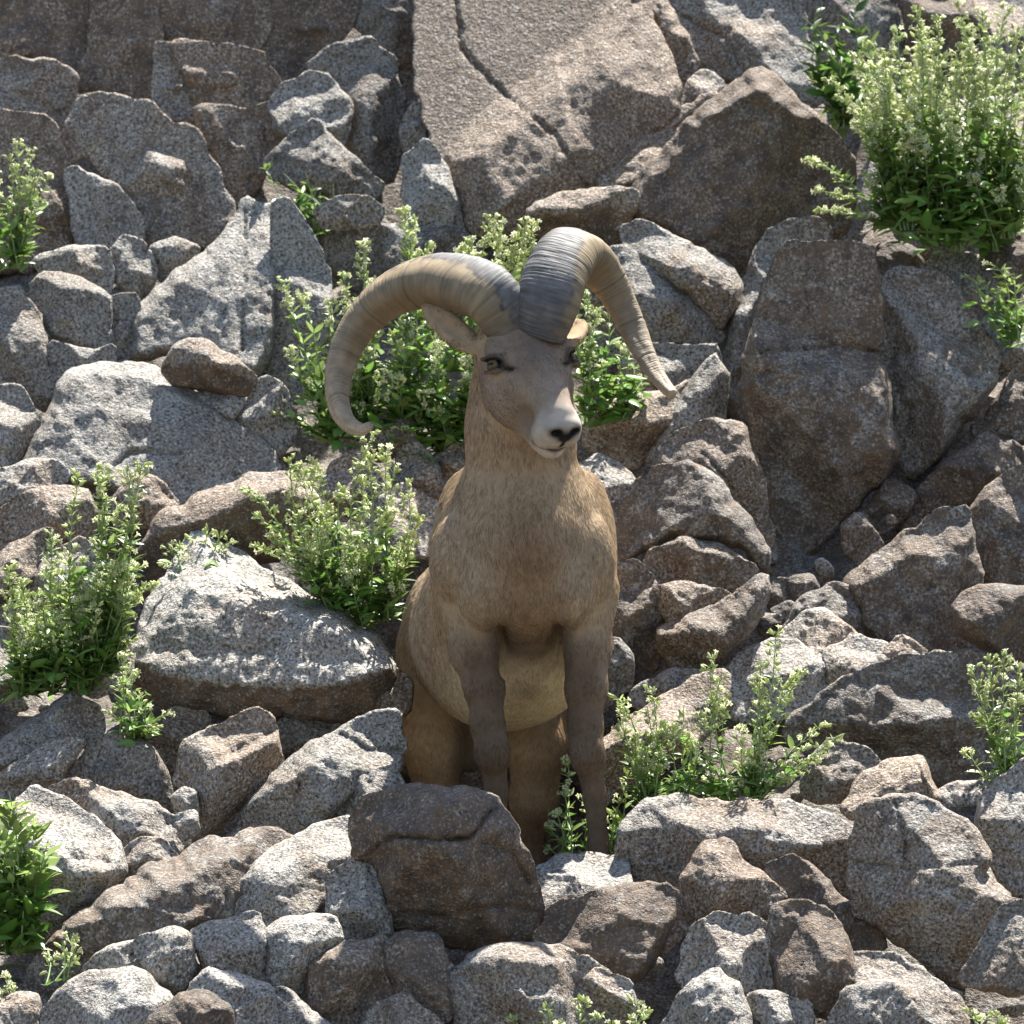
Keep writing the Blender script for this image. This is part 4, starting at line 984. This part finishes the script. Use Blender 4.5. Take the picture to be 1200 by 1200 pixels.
# --- horns
def horn_mat():
    m, nt, out = new_mat("horn"); L = nt.links.new
    a = N(nt, "ShaderNodeAttribute", attribute_name="keratin")
    uv = N(nt, "ShaderNodeUVMap", uv_map="grow")
    mp = N(nt, "ShaderNodeMapping"); mp.inputs["Scale"].default_value = (230, 5, 1); L(uv.outputs[0], mp.inputs["Vector"])
    n = N(nt, "ShaderNodeTexNoise"); n.inputs["Scale"].default_value = 1.0; n.inputs["Detail"].default_value = 4; L(mp.outputs[0], n.inputs["Vector"])
    mp2 = N(nt, "ShaderNodeMapping"); mp2.inputs["Scale"].default_value = (26, 9, 1); L(uv.outputs[0], mp2.inputs["Vector"])
    n2 = N(nt, "ShaderNodeTexNoise"); n2.inputs["Scale"].default_value = 1.0; n2.inputs["Detail"].default_value = 5; L(mp2.outputs[0], n2.inputs["Vector"])
    col = mixc(nt, 1.0, a.outputs["Color"], ramp(nt, n.outputs["Fac"], [(0.32, 0.80), (0.62, 1.08)]), 'MULTIPLY')
    col = mixc(nt, 1.0, col, ramp(nt, n2.outputs["Fac"], [(0.3, 0.7), (0.7, 1.15)]), 'MULTIPLY')
    b = N(nt, "ShaderNodeBsdfPrincipled"); L(col, b.inputs["Base Color"])
    b.inputs["Roughness"].default_value = 0.62; b.inputs["Specular IOR Level"].default_value = 0.22
    bp = N(nt, "ShaderNodeBump"); bp.inputs["Strength"].default_value = 0.7; bp.inputs["Distance"].default_value = 0.003
    L(n.outputs["Fac"], bp.inputs["Height"]); L(bp.outputs[0], b.inputs["Normal"])
    L(b.outputs[0], out.inputs[0]); return m
HORN = horn_mat()
def catmull(K, n):
    K = np.asarray(K, float); Kp = np.concatenate([[2 * K[0] - K[1]], K, [2 * K[-1] - K[-2]]])
    t = np.linspace(0, len(K) - 1 - 1e-6, n); i = t.astype(int); f = (t - i)[:, None]
    a, b, c, d = Kp[i], Kp[i + 1], Kp[i + 2], Kp[i + 3]
    return 0.5 * (2 * b + (c - a) * f + (2 * a - 5 * b + 4 * c - d) * f * f + (3 * b - a - 3 * c + d) * f ** 3)
def horn(knots, label, squash, keel_bias, seed, k0=0.3):
    """knots: photo x, y, distance back, width in px"""
    K = np.array([np.append(P(x, y, Y - 0.06), w / 2 / SCALE) for x, y, Y, w in knots])
    D = catmull(K, 420); C, rad = D[:, :3], np.maximum(D[:, 3], 0.003)
    tg = np.gradient(C, axis=0); ds = np.linalg.norm(tg, axis=1); tg /= ds[:, None]
    s = np.cumsum(ds); s -= s[0]; L = s[-1]; sn = s / L
    cc = C.mean(0) + np.asarray(keel_bias)
    Nn = C - cc; Nn -= tg * np.sum(Nn * tg, 1)[:, None]; Nn /= np.linalg.norm(Nn, axis=1)[:, None]
    for _ in range(30):
        Nn[1:-1] = (Nn[:-2] + Nn[1:-1] * 2 + Nn[2:]) / 4
        Nn -= tg * np.sum(Nn * tg, 1)[:, None]; Nn /= np.linalg.norm(Nn, axis=1)[:, None]
    Bn = np.cross(tg, Nn)
    na = 48; ang = np.linspace(0, 2 * math.pi, na, endpoint=False)
    rs = np.random.RandomState(seed)
    # annual rings and fine ripples
    rings = np.cumsum(rs.uniform(0.0045, 0.0085, 200)); amp = rs.uniform(0.3, 1.0, 200)
    rip = np.zeros(len(s))
    for r0, a0 in zip(rings, amp):
        if r0 < L: rip -= a0 * np.exp(-((s - r0) / 0.0011) ** 2)
    deep = np.zeros(len(s))
    for r0 in L * np.array([0.10, 0.22, 0.37, 0.53, 0.68, 0.82]):
        deep -= np.exp(-((s - r0) / 0.0025) ** 2)
    V = np.zeros((len(s), na, 3)); COLr = np.zeros((len(s), na, 3)); UV = np.zeros((len(s), na, 2))
    base_dark = np.array([0.088, 0.086, 0.088]); tan = np.array([0.275, 0.208, 0.125]); tipc = np.array([0.40, 0.315, 0.22])
    for j, t in enumerate(ang):
        cn, sb = math.cos(t), math.sin(t)
        # three sided section: broad keel, flatter sides
        prof = 1.0 + 0.10 * math.cos(3 * t + 0.35) - 0.05 * math.cos(2 * t)
        keel = max(0, cn) ** 0.6
        nz = fbm(np.column_stack([s * 40, np.full(len(s), cn * 2 + seed), np.full(len(s), sb * 2)]), 2)
        rr = rad * prof + (rip * (0.0007 + 0.0016 * keel) + deep * 0.0016 + nz * 0.0012) * np.clip(rad / 0.02, 0.2, 1)
        V[:, j] = C + Nn * (cn * rr)[:, None] + Bn * (sb * rr * squash)[:, None]
        kd = np.clip((cn - k0 - (0.80 - k0) * sstep(0.12, 0.55, sn) + 0.30 * nz) / 0.26, 0, 1) * (1 - 0.8 * sstep(0.55, 0.8, sn))
        c0 = tan * (1 - sstep(0.45, 0.95, sn))[:, None] + tipc * sstep(0.45, 0.95, sn)[:, None]
        c0 = c0 * (1 - 0.22 * max(0, -cn)) 
        grey = np.array([0.150, 0.140, 0.130])
        rim = np.exp(-((kd - 0.45) / 0.28) ** 2) * np.clip(0.55 + 1.4 * nz, 0, 1) * (1 - sstep(0.5, 0.75, sn))
        c1 = c0 * (1 - kd)[:, None] + grey * kd[:, None]
        rim = np.clip(rim * 1.3, 0, 1.05)
        c1 = c1 * (1 - 0.9 * rim)[:, None] + base_dark * 0.45 * (0.9 * rim)[:, None]
        scr = np.clip(fbm(np.column_stack([s * 160, np.full(len(s), t * 1.3 + seed), np.zeros(len(s))]), 2), -1, 1) * kd
        c1 = c1 * (1 - 0.45 * scr.clip(0, 1) + 0.35 * (-scr).clip(0, 1))[:, None]
        bd = np.exp(-(s / 0.055) ** 2)[:, None] * 0.7
        COLr[:, j] = c1 * (1 - bd) + np.array([0.06, 0.06, 0.065]) * bd
        COLr[:, j] *= (1 + 0.10 * rip.clip(-1, 0) + 0.30 * deep.clip(-1, 0))[:, None]
        UV[:, j] = np.column_stack([s, np.full(len(s), 0.5 + 0.5 * math.sin(t / 2))])
    nr = len(s)
    idx = np.arange(nr * na).reshape(nr, na)
    nxt = np.roll(idx, -1, 1)
    F = np.stack([idx[:-1], nxt[:-1], nxt[1:], idx[1:]], -1).reshape(-1, 4)
    verts = V.reshape(-1, 3); cols = COLr.reshape(-1, 3); uvs = UV.reshape(-1, 2)
    for ring, cpt, fl in ((idx[0], C[0], False), (idx[-1], C[-1] + tg[-1] * rad[-1] * 0.5, True)):
        ci = len(verts); verts = np.vstack([verts, cpt]); cols = np.vstack([cols, cols[ring[0]]]); uvs = np.vstack([uvs, uvs[ring[0]]])
        a, b = ring, np.roll(ring, -1)
        t3 = np.stack([np.full(na, ci), b, a, a] if not fl else [np.full(na, ci), a, b, b], 1)
        cap = t3
        F = np.vstack([F, cap])
    m = bpy.data.meshes.new("horn")
    m.from_pydata([tuple(v) for v in verts - np.array(RAM.location)], [], [tuple(dict.fromkeys(map(int, f))) for f in F])
    m.materials.append(HORN)
    m.polygons.foreach_set("use_smooth", np.ones(len(m.polygons), bool))
    set_attr(m, "keratin", np.clip(cols, 0.01, 0.9))
    ul = m.uv_layers.new(name="grow")
    li = np.zeros(len(m.loops), np.int32); m.loops.foreach_get("vertex_index", li)
    ul.data.foreach_set("uv", uvs[li].astype(np.float32).ravel())
    m.update()
    o = link("horn", m); o.parent = RAM; o["label"] = label
    return o
horn([(600, 388, -.025, 58), (578, 353, -.035, 70), (548, 336, 0.0, 73), (505, 329, .06, 68), (460, 343, .11, 60), (424, 374, .135, 50), (402, 414, .13, 42), (395, 450, .105, 34), (398, 478, .075, 27), (409, 496, .045, 21), (424, 503, .02, 16), (434, 500, 0.0, 11)],
     "horn swept out in a wide open curl", 0.80, (0.0, -0.05, 0.02), 3, 0.25)
horn([(630, 392, -.02, 64), (641, 358, -.030, 75), (653, 322, .005, 76), (669, 299, .06, 70), (690, 303, .115, 58), (710, 325, .145, 46), (727, 355, .15, 38), (741, 385, .135, 33), (754, 413, .10, 27), (767, 437, .06, 21), (779, 453, .025, 17), (788, 462, .0, 13)],
     "horn seen edge on with a broad dark ridged front", 0.92, (0.05, 0.02, -0.02), 8, -0.25)

# --- hooves
HOOF = plain_mat("hoof", (0.05, 0.045, 0.04), 0.55)
def hoof(c):
    vs_, fs_ = [], []
    for s in (-1, 1):
        b0 = len(vs_)
        ring = [(-0.002, 0.022), (-0.012, 0.030), (-0.020, 0.015), (-0.021, -0.015), (-0.012, -0.042), (-0.003, -0.046)]
        for zz, sc in ((0.0, 1.15), (0.022, 1.0), (0.045, 0.78)):
            for (x, y) in ring: vs_.append((c[0] - s * (-x) * -sc, c[1] + y * sc + (0.010 if zz > 0.03 else 0), c[2] + zz))
        for lvl in range(2):
            for i in range(6):
                a = b0 + lvl * 6 + i; b = b0 + lvl * 6 + (i + 1) % 6
                fs_.append((a, b, b + 6, a + 6))
        fs_.append((b0 + 12, b0 + 13, b0 + 14, b0 + 15)); fs_.append((b0 + 12, b0 + 15, b0 + 16, b0 + 17))
    m = mesh_np("hoof", np.array(vs_) - np.array(RAM.location), np.array(fs_), HOOF, smooth=False)
    link("hoof", m).parent = RAM
for c in ((-0.028, -0.01, -0.085), (0.188, -0.01, -0.075), (-0.165, 0.91, -0.315), (0.042, 0.91, -0.315)): hoof(c)
# ------------------------------------------------------------------ flowering bushes: stems with leaves, buds and small pale flowers
def leaf_template(n=5, width=0.34, fold=0.18, droop=0.25):
    v, f = [], []
    for i in range(n + 1):
        t = i / n
        w = width * 0.5 * (math.sin(math.pi * min(1, t ** 0.75)) ** 0.8) if 0 < i < n else 0.012
        z = -droop * t * t
        v += [(t, -w, z + fold * w), (t, 0, z - 0.02 * math.sin(math.pi * t)), (t, w, z + fold * w)]
    for i in range(n):
        a = i * 3
        f += [(a, a + 1, a + 4, a + 3), (a + 1, a + 2, a + 5, a + 4)]
    return np.array(v), np.array(f)
def flower_template():
    v, f = [(0, 0, 0)], []
    # tube
    for k in range(5):
        a = 2 * math.pi * k / 5; v.append((0.0, 0.10 * math.cos(a), 0.10 * math.sin(a)))
    for k in range(5):
        a = 2 * math.pi * k / 5; v.append((0.75, 0.13 * math.cos(a), 0.13 * math.sin(a)))
    for k in range(5): f.append((1 + k, 1 + (k + 1) % 5, 6 + (k + 1) % 5, 6 + k))
    b = len(v)
    for k in range(5):
        a = 2 * math.pi * k / 5
        for da, r, x in ((-0.55, 0.34, 0.92), (0.0, 0.55, 0.98), (0.55, 0.34, 0.92)):
            v.append((x, r * math.cos(a + da), r * math.sin(a + da)))
    for k in range(5): f.append((6 + k, b + 3 * k, b + 3 * k + 1, b + 3 * k + 2))
    return np.array(v), np.array(f)
def bud_template():
    v, f = [], []
    for x, r in ((0, 0.10), (0.35, 0.24), (0.75, 0.17), (1.0, 0.03)):
        for k in range(5):
            a = 2 * math.pi * k / 5; v.append((x, r * math.cos(a), r * math.sin(a)))
    for l in range(3):
        for k in range(5): f.append((l * 5 + k, l * 5 + (k + 1) % 5, l * 5 + 5 + (k + 1) % 5, l * 5 + 5 + k))
    return np.array(v), np.array(f)
LEAFT = [leaf_template(5, w, fo, d) for w, fo, d in ((0.34, 0.3, 0.2), (0.42, 0.15, 0.35), (0.28, 0.4, 0.05), (0.38, 0.25, -0.12))]
NARROW = [leaf_template(4, w, 0.3, d) for w, d in ((0.22, 0.1), (0.26, 0.3))]
FLOT, BUDT = flower_template(), bud_template()
class Bag:
    def __init__(s): s.v, s.f, s.c, s.n = [], [], [], 0
    def add(s, tmpl, p, d, up, size, col, wsc=1.0):
        v, f = tmpl
        d = d / (np.linalg.norm(d) + 1e-9); sd = np.cross(up, d); sd /= np.linalg.norm(sd) + 1e-9; u2 = np.cross(d, sd)
        s.v.append(p + size * (v[:, :1] * d + v[:, 1:2] * sd * wsc + v[:, 2:] * u2)); s.f.append(f + s.n); s.n += len(v)
        s.c.append(np.tile(col, (len(v), 1)))
    def build(s, name, mat, parent, loc):
        if not s.v: return None
        m = mesh_np(name, np.concatenate(s.v) - loc, np.concatenate(s.f), mat); set_attr(m, "tint", np.concatenate(s.c))
        o = bpy.data.objects.new(name, m); COL.objects.link(o); o.parent = parent; return o
def tube_mesh(name, pts, r0, r1, mat, loc, ns=5):
    n = len(pts); V, F = [], []
    tg = np.gradient(pts, axis=0); tg /= np.linalg.norm(tg, axis=1)[:, None] + 1e-9
    a0 = np.cross(tg, np.array([0.3, 1, 0.1])); a0 /= np.linalg.norm(a0, axis=1)[:, None] + 1e-9
    b0 = np.cross(tg, a0)
    for i in range(n):
        r = r0 + (r1 - r0) * i / (n - 1)
        for k in range(ns):
            a = 2 * math.pi * k / ns; V.append(pts[i] + r * (math.cos(a) * a0[i] + math.sin(a) * b0[i]))
    for i in range(n - 1):
        for k in range(ns): F.append((i * ns + k, i * ns + (k + 1) % ns, (i + 1) * ns + (k + 1) % ns, (i + 1) * ns + k))
    return np.array(V), np.array(F)
LEAF_MESH = {}
def leaf_mesh(kind, tint):
    key = (kind, tint)
    if key not in LEAF_MESH:
        v, f = LEAFT[kind]; m = mesh_np("leaf", v, f, LEAF)
        g = {0: (0.10, 0.205, 0.034), 1: (0.15, 0.27, 0.055), 2: (0.22, 0.35, 0.09)}[tint]
        c = np.tile(np.array(g), (len(v), 1)); c[1::3] *= 1.25
        set_attr(m, "tint", c); LEAF_MESH[key] = m
    return LEAF_MESH[key]
def plant(label, roots, Y, tips, big=0.036, small=0.017, dens=1.0, flower=0.45, pale=0.5, basal=30, seed=1, group="flowering bushes", spread=0.09, name="flowering_bush", fl_n=1.0, extra=0, region=None, shade=1.0):
    rs = np.random.RandomState(seed)
    rx, ry = roots[0]
    loc = P(rx, ry, Y)
    E = bpy.data.objects.new(name, None); COL.objects.link(E); E.location = loc
    tag(E, label, "bush", group, "thing")
    tips = list(tips)
    for _ in range(extra):
        x0, y0, x1, y1 = region
        tips.append((rs.uniform(x0, x1), rs.uniform(y0, y1)))
    g_dark = np.array([0.10, 0.18, 0.035]); g_mid = np.array([0.225, 0.325, 0.080]); g_pale = np.array([0.46, 0.53, 0.21])
    for (tx, ty) in tips:
        r = roots[int(np.argmin([abs(tx - q[0]) + 12 * rs.rand() for q in roots]))]
        a = P(r[0] + rs.uniform(-10, 10), r[1], Y + rs.uniform(-.04, .04)); b = P(tx, ty, Y + rs.uniform(-spread, spread))
        L = np.linalg.norm(b - a); n = max(5, int(L / 0.02))
        side = rs.normal(size=3) * 0.08 * L; up = np.array([0, 0, 0.10 * L])
        t = np.linspace(0, 1, n)[:, None]
        pts = a + (b - a) * t + (side + up) * (4 * t * (1 - t)) * 0.6
        pts[1:] += np.cumsum(rs.normal(size=(n - 1, 3)) * 0.0012, axis=0)
        tv, tf = tube_mesh("stem", pts, 0.0021, 0.0009, STEM, loc)
        tubes_v, tubes_f, tn = [tv], [tf], len(tv)
        leaves, flowers = Bag(), Bag()
        tg = np.gradient(pts, axis=0); tg /= np.linalg.norm(tg, axis=1)[:, None] + 1e-9
        nl = int(L / 0.0105 * dens); ph = rs.uniform(0, 6)
        for k in range(nl):
            tt = rs.uniform(0.06, 0.97); i = min(n - 1, int(tt * (n - 1)))
            ph += 2.4 + rs.normal() * 0.3
            hz = np.array([math.cos(ph), math.sin(ph), 0])
            upl = tt > 1 - flower
            sz = (big * (1 - 0.75 * tt) + small * 0.75 * tt) * rs.uniform(0.6, 1.25) * (0.62 if upl else 1.0)
            d = hz * 0.8 + tg[i] * rs.uniform(0.2, 0.9) + np.array([0, 0, rs.uniform(-0.35, 0.45)])
            mixp = np.clip((tt - 0.35) * 1.3, 0, 1) * pale
            c = (g_dark * (1 - mixp) + g_pale * mixp) if rs.rand() < 0.55 else (g_mid * (1 - mixp) + g_pale * mixp)
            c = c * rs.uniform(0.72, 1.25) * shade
            pool = NARROW if upl else LEAFT
            leaves.add(pool[rs.randint(len(pool))], pts[i] + hz * 0.002, d, np.array([rs.normal() * 0.35, rs.normal() * 0.35, 1.0]), sz, c)
        # flower clusters on short branchlets over the upper stem
        nf = int(L * flower / 0.0075 * fl_n)
        for k in range(nf):
            tt = 1 - flower * rs.rand() ** 1.4; i = min(n - 1, int(tt * (n - 1)))
            ph += 2.1
            hz = np.array([math.cos(ph), math.sin(ph), 0])
            bl = rs.uniform(0.008, 0.030) * (1.25 - tt * 0.75)
            e = pts[i] + (hz * 0.7 + tg[i] * 0.9) * bl
            bp = np.array([pts[i], (pts[i] + e) / 2 + np.array([0, 0, -.001]), e])
            v, f = tube_mesh("b", bp, 0.0009, 0.0006, STEM, loc, 3)
            tubes_v.append(v); tubes_f.append(f + tn); tn += len(v)
            for q in range(rs.randint(1, 4)):
                d = hz * rs.uniform(0.2, 1) + tg[i] * rs.uniform(0.3, 1) + rs.normal(size=3) * 0.4
                if rs.rand() < 0.24 * fl_n:
                    flowers.add(FLOT, e, d, np.array([0, 0.3, 1.0]), rs.uniform(0.011, 0.0165), np.array([0.72, 0.73, 0.45]) * rs.uniform(0.85, 1.05))
                else:
                    flowers.add(BUDT, e, d, np.array([0, 0.3, 1.0]), rs.uniform(0.009, 0.017), np.array([0.56, 0.62, 0.28]) * rs.uniform(0.7, 1.2), 0.9)
        sv, sf = np.concatenate(tubes_v) - loc, np.concatenate(tubes_f)
        so = bpy.data.objects.new("stem", mesh_np("stem", sv, sf, STEM)); COL.objects.link(so); so.parent = E
        lo = leaves.build("leaves", LEAF, so, loc)
        if lo: lo["kind"] = "stuff"
        fo = flowers.build("flowers", FLOWER, so, loc)
        if fo: fo["kind"] = "stuff"
    # large lower leaves, one object each
    for k in range(basal):
        r = roots[rs.randint(len(roots))]; tx, ty = tips[rs.randint(len(tips))]
        tt = rs.uniform(0.03, 0.55)
        p = P(r[0] + (tx - r[0]) * tt + rs.normal() * 9, r[1] + (ty - r[1]) * tt + rs.normal() * 6, Y + rs.uniform(-.8, .5) * spread)
        o = bpy.data.objects.new("leaf", leaf_mesh(rs.randint(4), 0 if rs.rand() < .5 * (2 - pale) - .2 else (1 if rs.rand() < .7 else 2)))
        COL.objects.link(o); o.parent = E
        o.location = Vector(p - loc)
        az = rs.uniform(0, 2 * math.pi); el = rs.uniform(-0.3, 0.7)
        o.rotation_euler = (rs.normal() * 0.4, -el, az)
        s = big * rs.uniform(0.8, 1.45); o.scale = (s, s * rs.uniform(0.9, 1.3), s)
    return E

plant("big leafy bush with pale flower spikes filling the curl of the ram's wide horn", [(430, 520), (480, 535), (520, 530), (560, 525), (390, 520)], 1.35,
      [(332, 328), (352, 345), (340, 410), (360, 440), (385, 350), (402, 318), (428, 285), (440, 330), (475, 248), (482, 268), (455, 330), (505, 285), (540, 290), (570, 255), (585, 280), (560, 300), (615, 255), (630, 265), (600, 300), (640, 300), (590, 258), (605, 272), (622, 285), (550, 278), (530, 300), (578, 310), (648, 285), (520, 330), (500, 360), (370, 480), (350, 495), (310, 480)],
      big=.050, small=.022, dens=1.5, flower=.27, pale=.7, basal=280, seed=1, extra=60, region=(400, 370, 560, 500), spread=.14, fl_n=1.4)
plant("bush showing behind the ram's head between its cheek and its thin horn", [(690, 500), (715, 495), (740, 490)], 1.28,
      [(690, 345), (700, 360), (715, 350), (735, 385), (742, 425), (725, 400), (690, 400), (755, 440), (680, 330), (705, 420), (735, 460), (660, 350)],
      big=.042, small=.022, dens=1.3, flower=.35, pale=.75, basal=90, seed=2, spread=.08)
plant("large tall flowering bush on the upper slope above the wedge boulder", [(1120, 295), (1160, 295), (1090, 290), (1060, 270), (1180, 280)], 1.72,
      [(968, 88), (985, 110), (945, 190), (955, 220), (1000, 65), (1030, 55), (1050, 30), (1075, 12), (1085, 40), (1100, 20), (1120, 0), (1135, 30), (1150, 10), (1165, 45), (1180, 5), (1195, 30), (1210, 10), (1060, 80), (1000, 150), (985, 245), (960, 250), (1010, 255), (1215, 70), (1210, 130)],
      big=.046, small=.022, dens=1.5, flower=.42, pale=.65, basal=290, seed=3, extra=80, region=(1000, 40, 1215, 220), spread=.22, fl_n=1.3)
plant("dark green shaded plant behind the large tall flowering bush", [(990, 150), (1010, 155)], 2.25,
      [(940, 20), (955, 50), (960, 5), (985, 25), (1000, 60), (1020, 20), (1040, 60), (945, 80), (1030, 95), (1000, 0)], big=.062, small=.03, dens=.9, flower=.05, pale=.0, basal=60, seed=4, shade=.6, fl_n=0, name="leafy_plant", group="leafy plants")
plant("small pale flowered bush at the left foot of the brown cliff face", [(15, 315), (-10, 320)], 1.68,
      [(20, 165), (35, 175), (8, 180), (60, 200), (45, 195), (-5, 195), (30, 215), (50, 235), (10, 230), (-20, 220), (35, 250)], big=.046, small=.022, dens=1.3, flower=.45, pale=.9, basal=30, seed=5)
plant("pale green feathery bush growing left of the tilted slab", [(60, 810), (95, 812), (30, 815), (115, 790)], .42,
      [(95, 550), (110, 560), (125, 552), (148, 548), (165, 545), (120, 600), (138, 590), (65, 625), (68, 660), (10, 665), (5, 690), (25, 680), (160, 640), (180, 680), (165, 700), (150, 660), (90, 700), (120, 680), (40, 720), (100, 650)],
      big=.042, small=.023, dens=1.9, flower=.40, pale=.95, basal=170, seed=6, extra=60, region=(20, 650, 170, 770), spread=.12)
plant("tuft of pale sprigs poking up behind the tilted slab's crest", [(215, 680), (240, 690)], .74,
      [(198, 640), (210, 632), (225, 622), (245, 618), (262, 620), (272, 630), (190, 660)], big=.03, small=.018, dens=1.6, flower=.5, pale=1.0, basal=6, seed=7, name="flowering_sprig")
plant("middle bush with tall flower spikes between the tilted slab and the ram", [(420, 735), (450, 725), (395, 715), (440, 730)], .66,
      [(282, 572), (295, 600), (310, 620), (340, 532), (350, 545), (360, 540), (370, 548), (400, 570), (442, 502), (435, 530), (455, 525), (465, 545), (425, 560), (475, 560), (490, 600), (385, 600), (350, 600), (330, 640), (300, 640), (480, 640)],
      big=.036, small=.020, dens=1.7, flower=.45, pale=.85, basal=110, seed=8, extra=30, region=(350, 590, 485, 690), spread=.12)
plant("small green shoot spilling over the stones at the tilted slab's left end", [(165, 865), (150, 860)], .22,
      [(140, 768), (148, 790), (135, 800), (155, 775), (170, 830), (200, 835), (185, 850), (125, 830), (160, 810)], big=.034, small=.022, dens=1.6, flower=.3, pale=.9, basal=20, seed=9, name="green_shoot")
plant("large leaved bright green bush beside the white sunlit boulder", [(15, 1120), (-10, 1130), (30, 1110)], -.34,
      [(10, 930), (18, 940), (30, 965), (45, 965), (55, 985), (60, 1010), (40, 1000), (0, 960), (20, 1010), (-10, 950), (58, 1040), (35, 1040)], big=.062, small=.040, dens=1.5, flower=.0, pale=.45, basal=60, seed=10, fl_n=0, name="leafy_bush", group="leafy plants", spread=.07)
plant("white flowered bush on the ledge right of the ram's foreleg", [(800, 950), (850, 952), (880, 945), (760, 955)], .10,
      [(717, 812), (725, 820), (760, 808), (755, 830), (835, 768), (840, 790), (905, 745), (895, 780), (880, 800), (850, 815), (800, 830), (790, 850), (930, 790), (940, 785), (965, 850), (985, 860), (960, 880), (730, 850), (820, 830), (870, 850), (910, 850), (770, 860)],
      big=.034, small=.022, dens=1.5, flower=.48, pale=1.0, basal=100, seed=11, extra=28, region=(740, 850, 950, 920), fl_n=.9, spread=.07)
plant("pale flowering plant at the right end of the large dark slope boulder", [(1185, 935), (1210, 930)], .10,
      [(1138, 780), (1150, 800), (1160, 770), (1175, 765), (1190, 775), (1145, 840), (1135, 880), (1150, 905), (1170, 830), (1195, 810), (1215, 790), (1180, 870)], big=.034, small=.022, dens=1.5, flower=.45, pale=1.0, basal=15, seed=12, spread=.06)
plant("small sprouting plant with lime leaves beside the tan stone above the dark boulder", [(1180, 400), (1195, 400)], 1.40,
      [(1125, 318), (1140, 325), (1160, 312), (1150, 345), (1175, 330), (1190, 320), (1205, 345), (1165, 360), (1195, 370)], big=.042, small=.028, dens=1.3, flower=.15, pale=.9, basal=25, seed=13, fl_n=.5, name="leafy_bush", group="leafy plants")
plant("low flowering sprigs at the bottom of the slope under the brown boulders", [(690, 1250), (730, 1250), (650, 1250)], -.72,
      [(600, 1190), (640, 1178), (655, 1190), (680, 1170), (700, 1185), (745, 1168), (760, 1180), (720, 1195)], big=.022, small=.016, dens=1.2, flower=.6, pale=1.0, basal=0, seed=14, name="flowering_sprig")
plant("dim green plant in the cleft right of the pointed blue grey rock", [(375, 275), (385, 270)], 1.95,
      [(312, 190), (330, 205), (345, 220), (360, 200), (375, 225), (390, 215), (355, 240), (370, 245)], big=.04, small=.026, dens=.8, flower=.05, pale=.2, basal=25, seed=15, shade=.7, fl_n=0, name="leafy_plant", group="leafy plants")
plant("thin leafy stems around the ram's left foreleg behind the pale flat stone", [(665, 1005), (690, 1008), (720, 1000)], .14,
      [(640, 990), (650, 950), (660, 925), (665, 890), (680, 930), (690, 960), (730, 930), (720, 950), (735, 900), (640, 965), (725, 975)], big=.034, small=.024, dens=1.5, flower=.3, pale=.95, basal=14, seed=16, spread=.05)
plant("tiny flowering sprig on the pale broken ledge", [(70, 1150), (60, 1155)], -.55,
      [(55, 1115), (72, 1105), (85, 1100), (90, 1110)], big=.02, small=.014, dens=1.2, flower=.6, pale=1.0, basal=0, seed=17, name="flowering_sprig")
plant("tiny flowering sprig below the large leaved bright green bush", [(0, 1185), (8, 1190)], -.62,
      [(5, 1150), (12, 1145), (-5, 1155)], big=.02, small=.014, dens=1.2, flower=.6, pale=1.0, basal=0, seed=18, name="flowering_sprig")
plant("small pale sprig under the dark stone at the slope's foot", [(1150, 1235), (1165, 1235)], -.72,
      [(1140, 1182), (1155, 1190), (1175, 1195), (1165, 1185)], big=.024, small=.018, dens=1.2, flower=.5, pale=1.0, basal=0, seed=19, name="flowering_sprig")
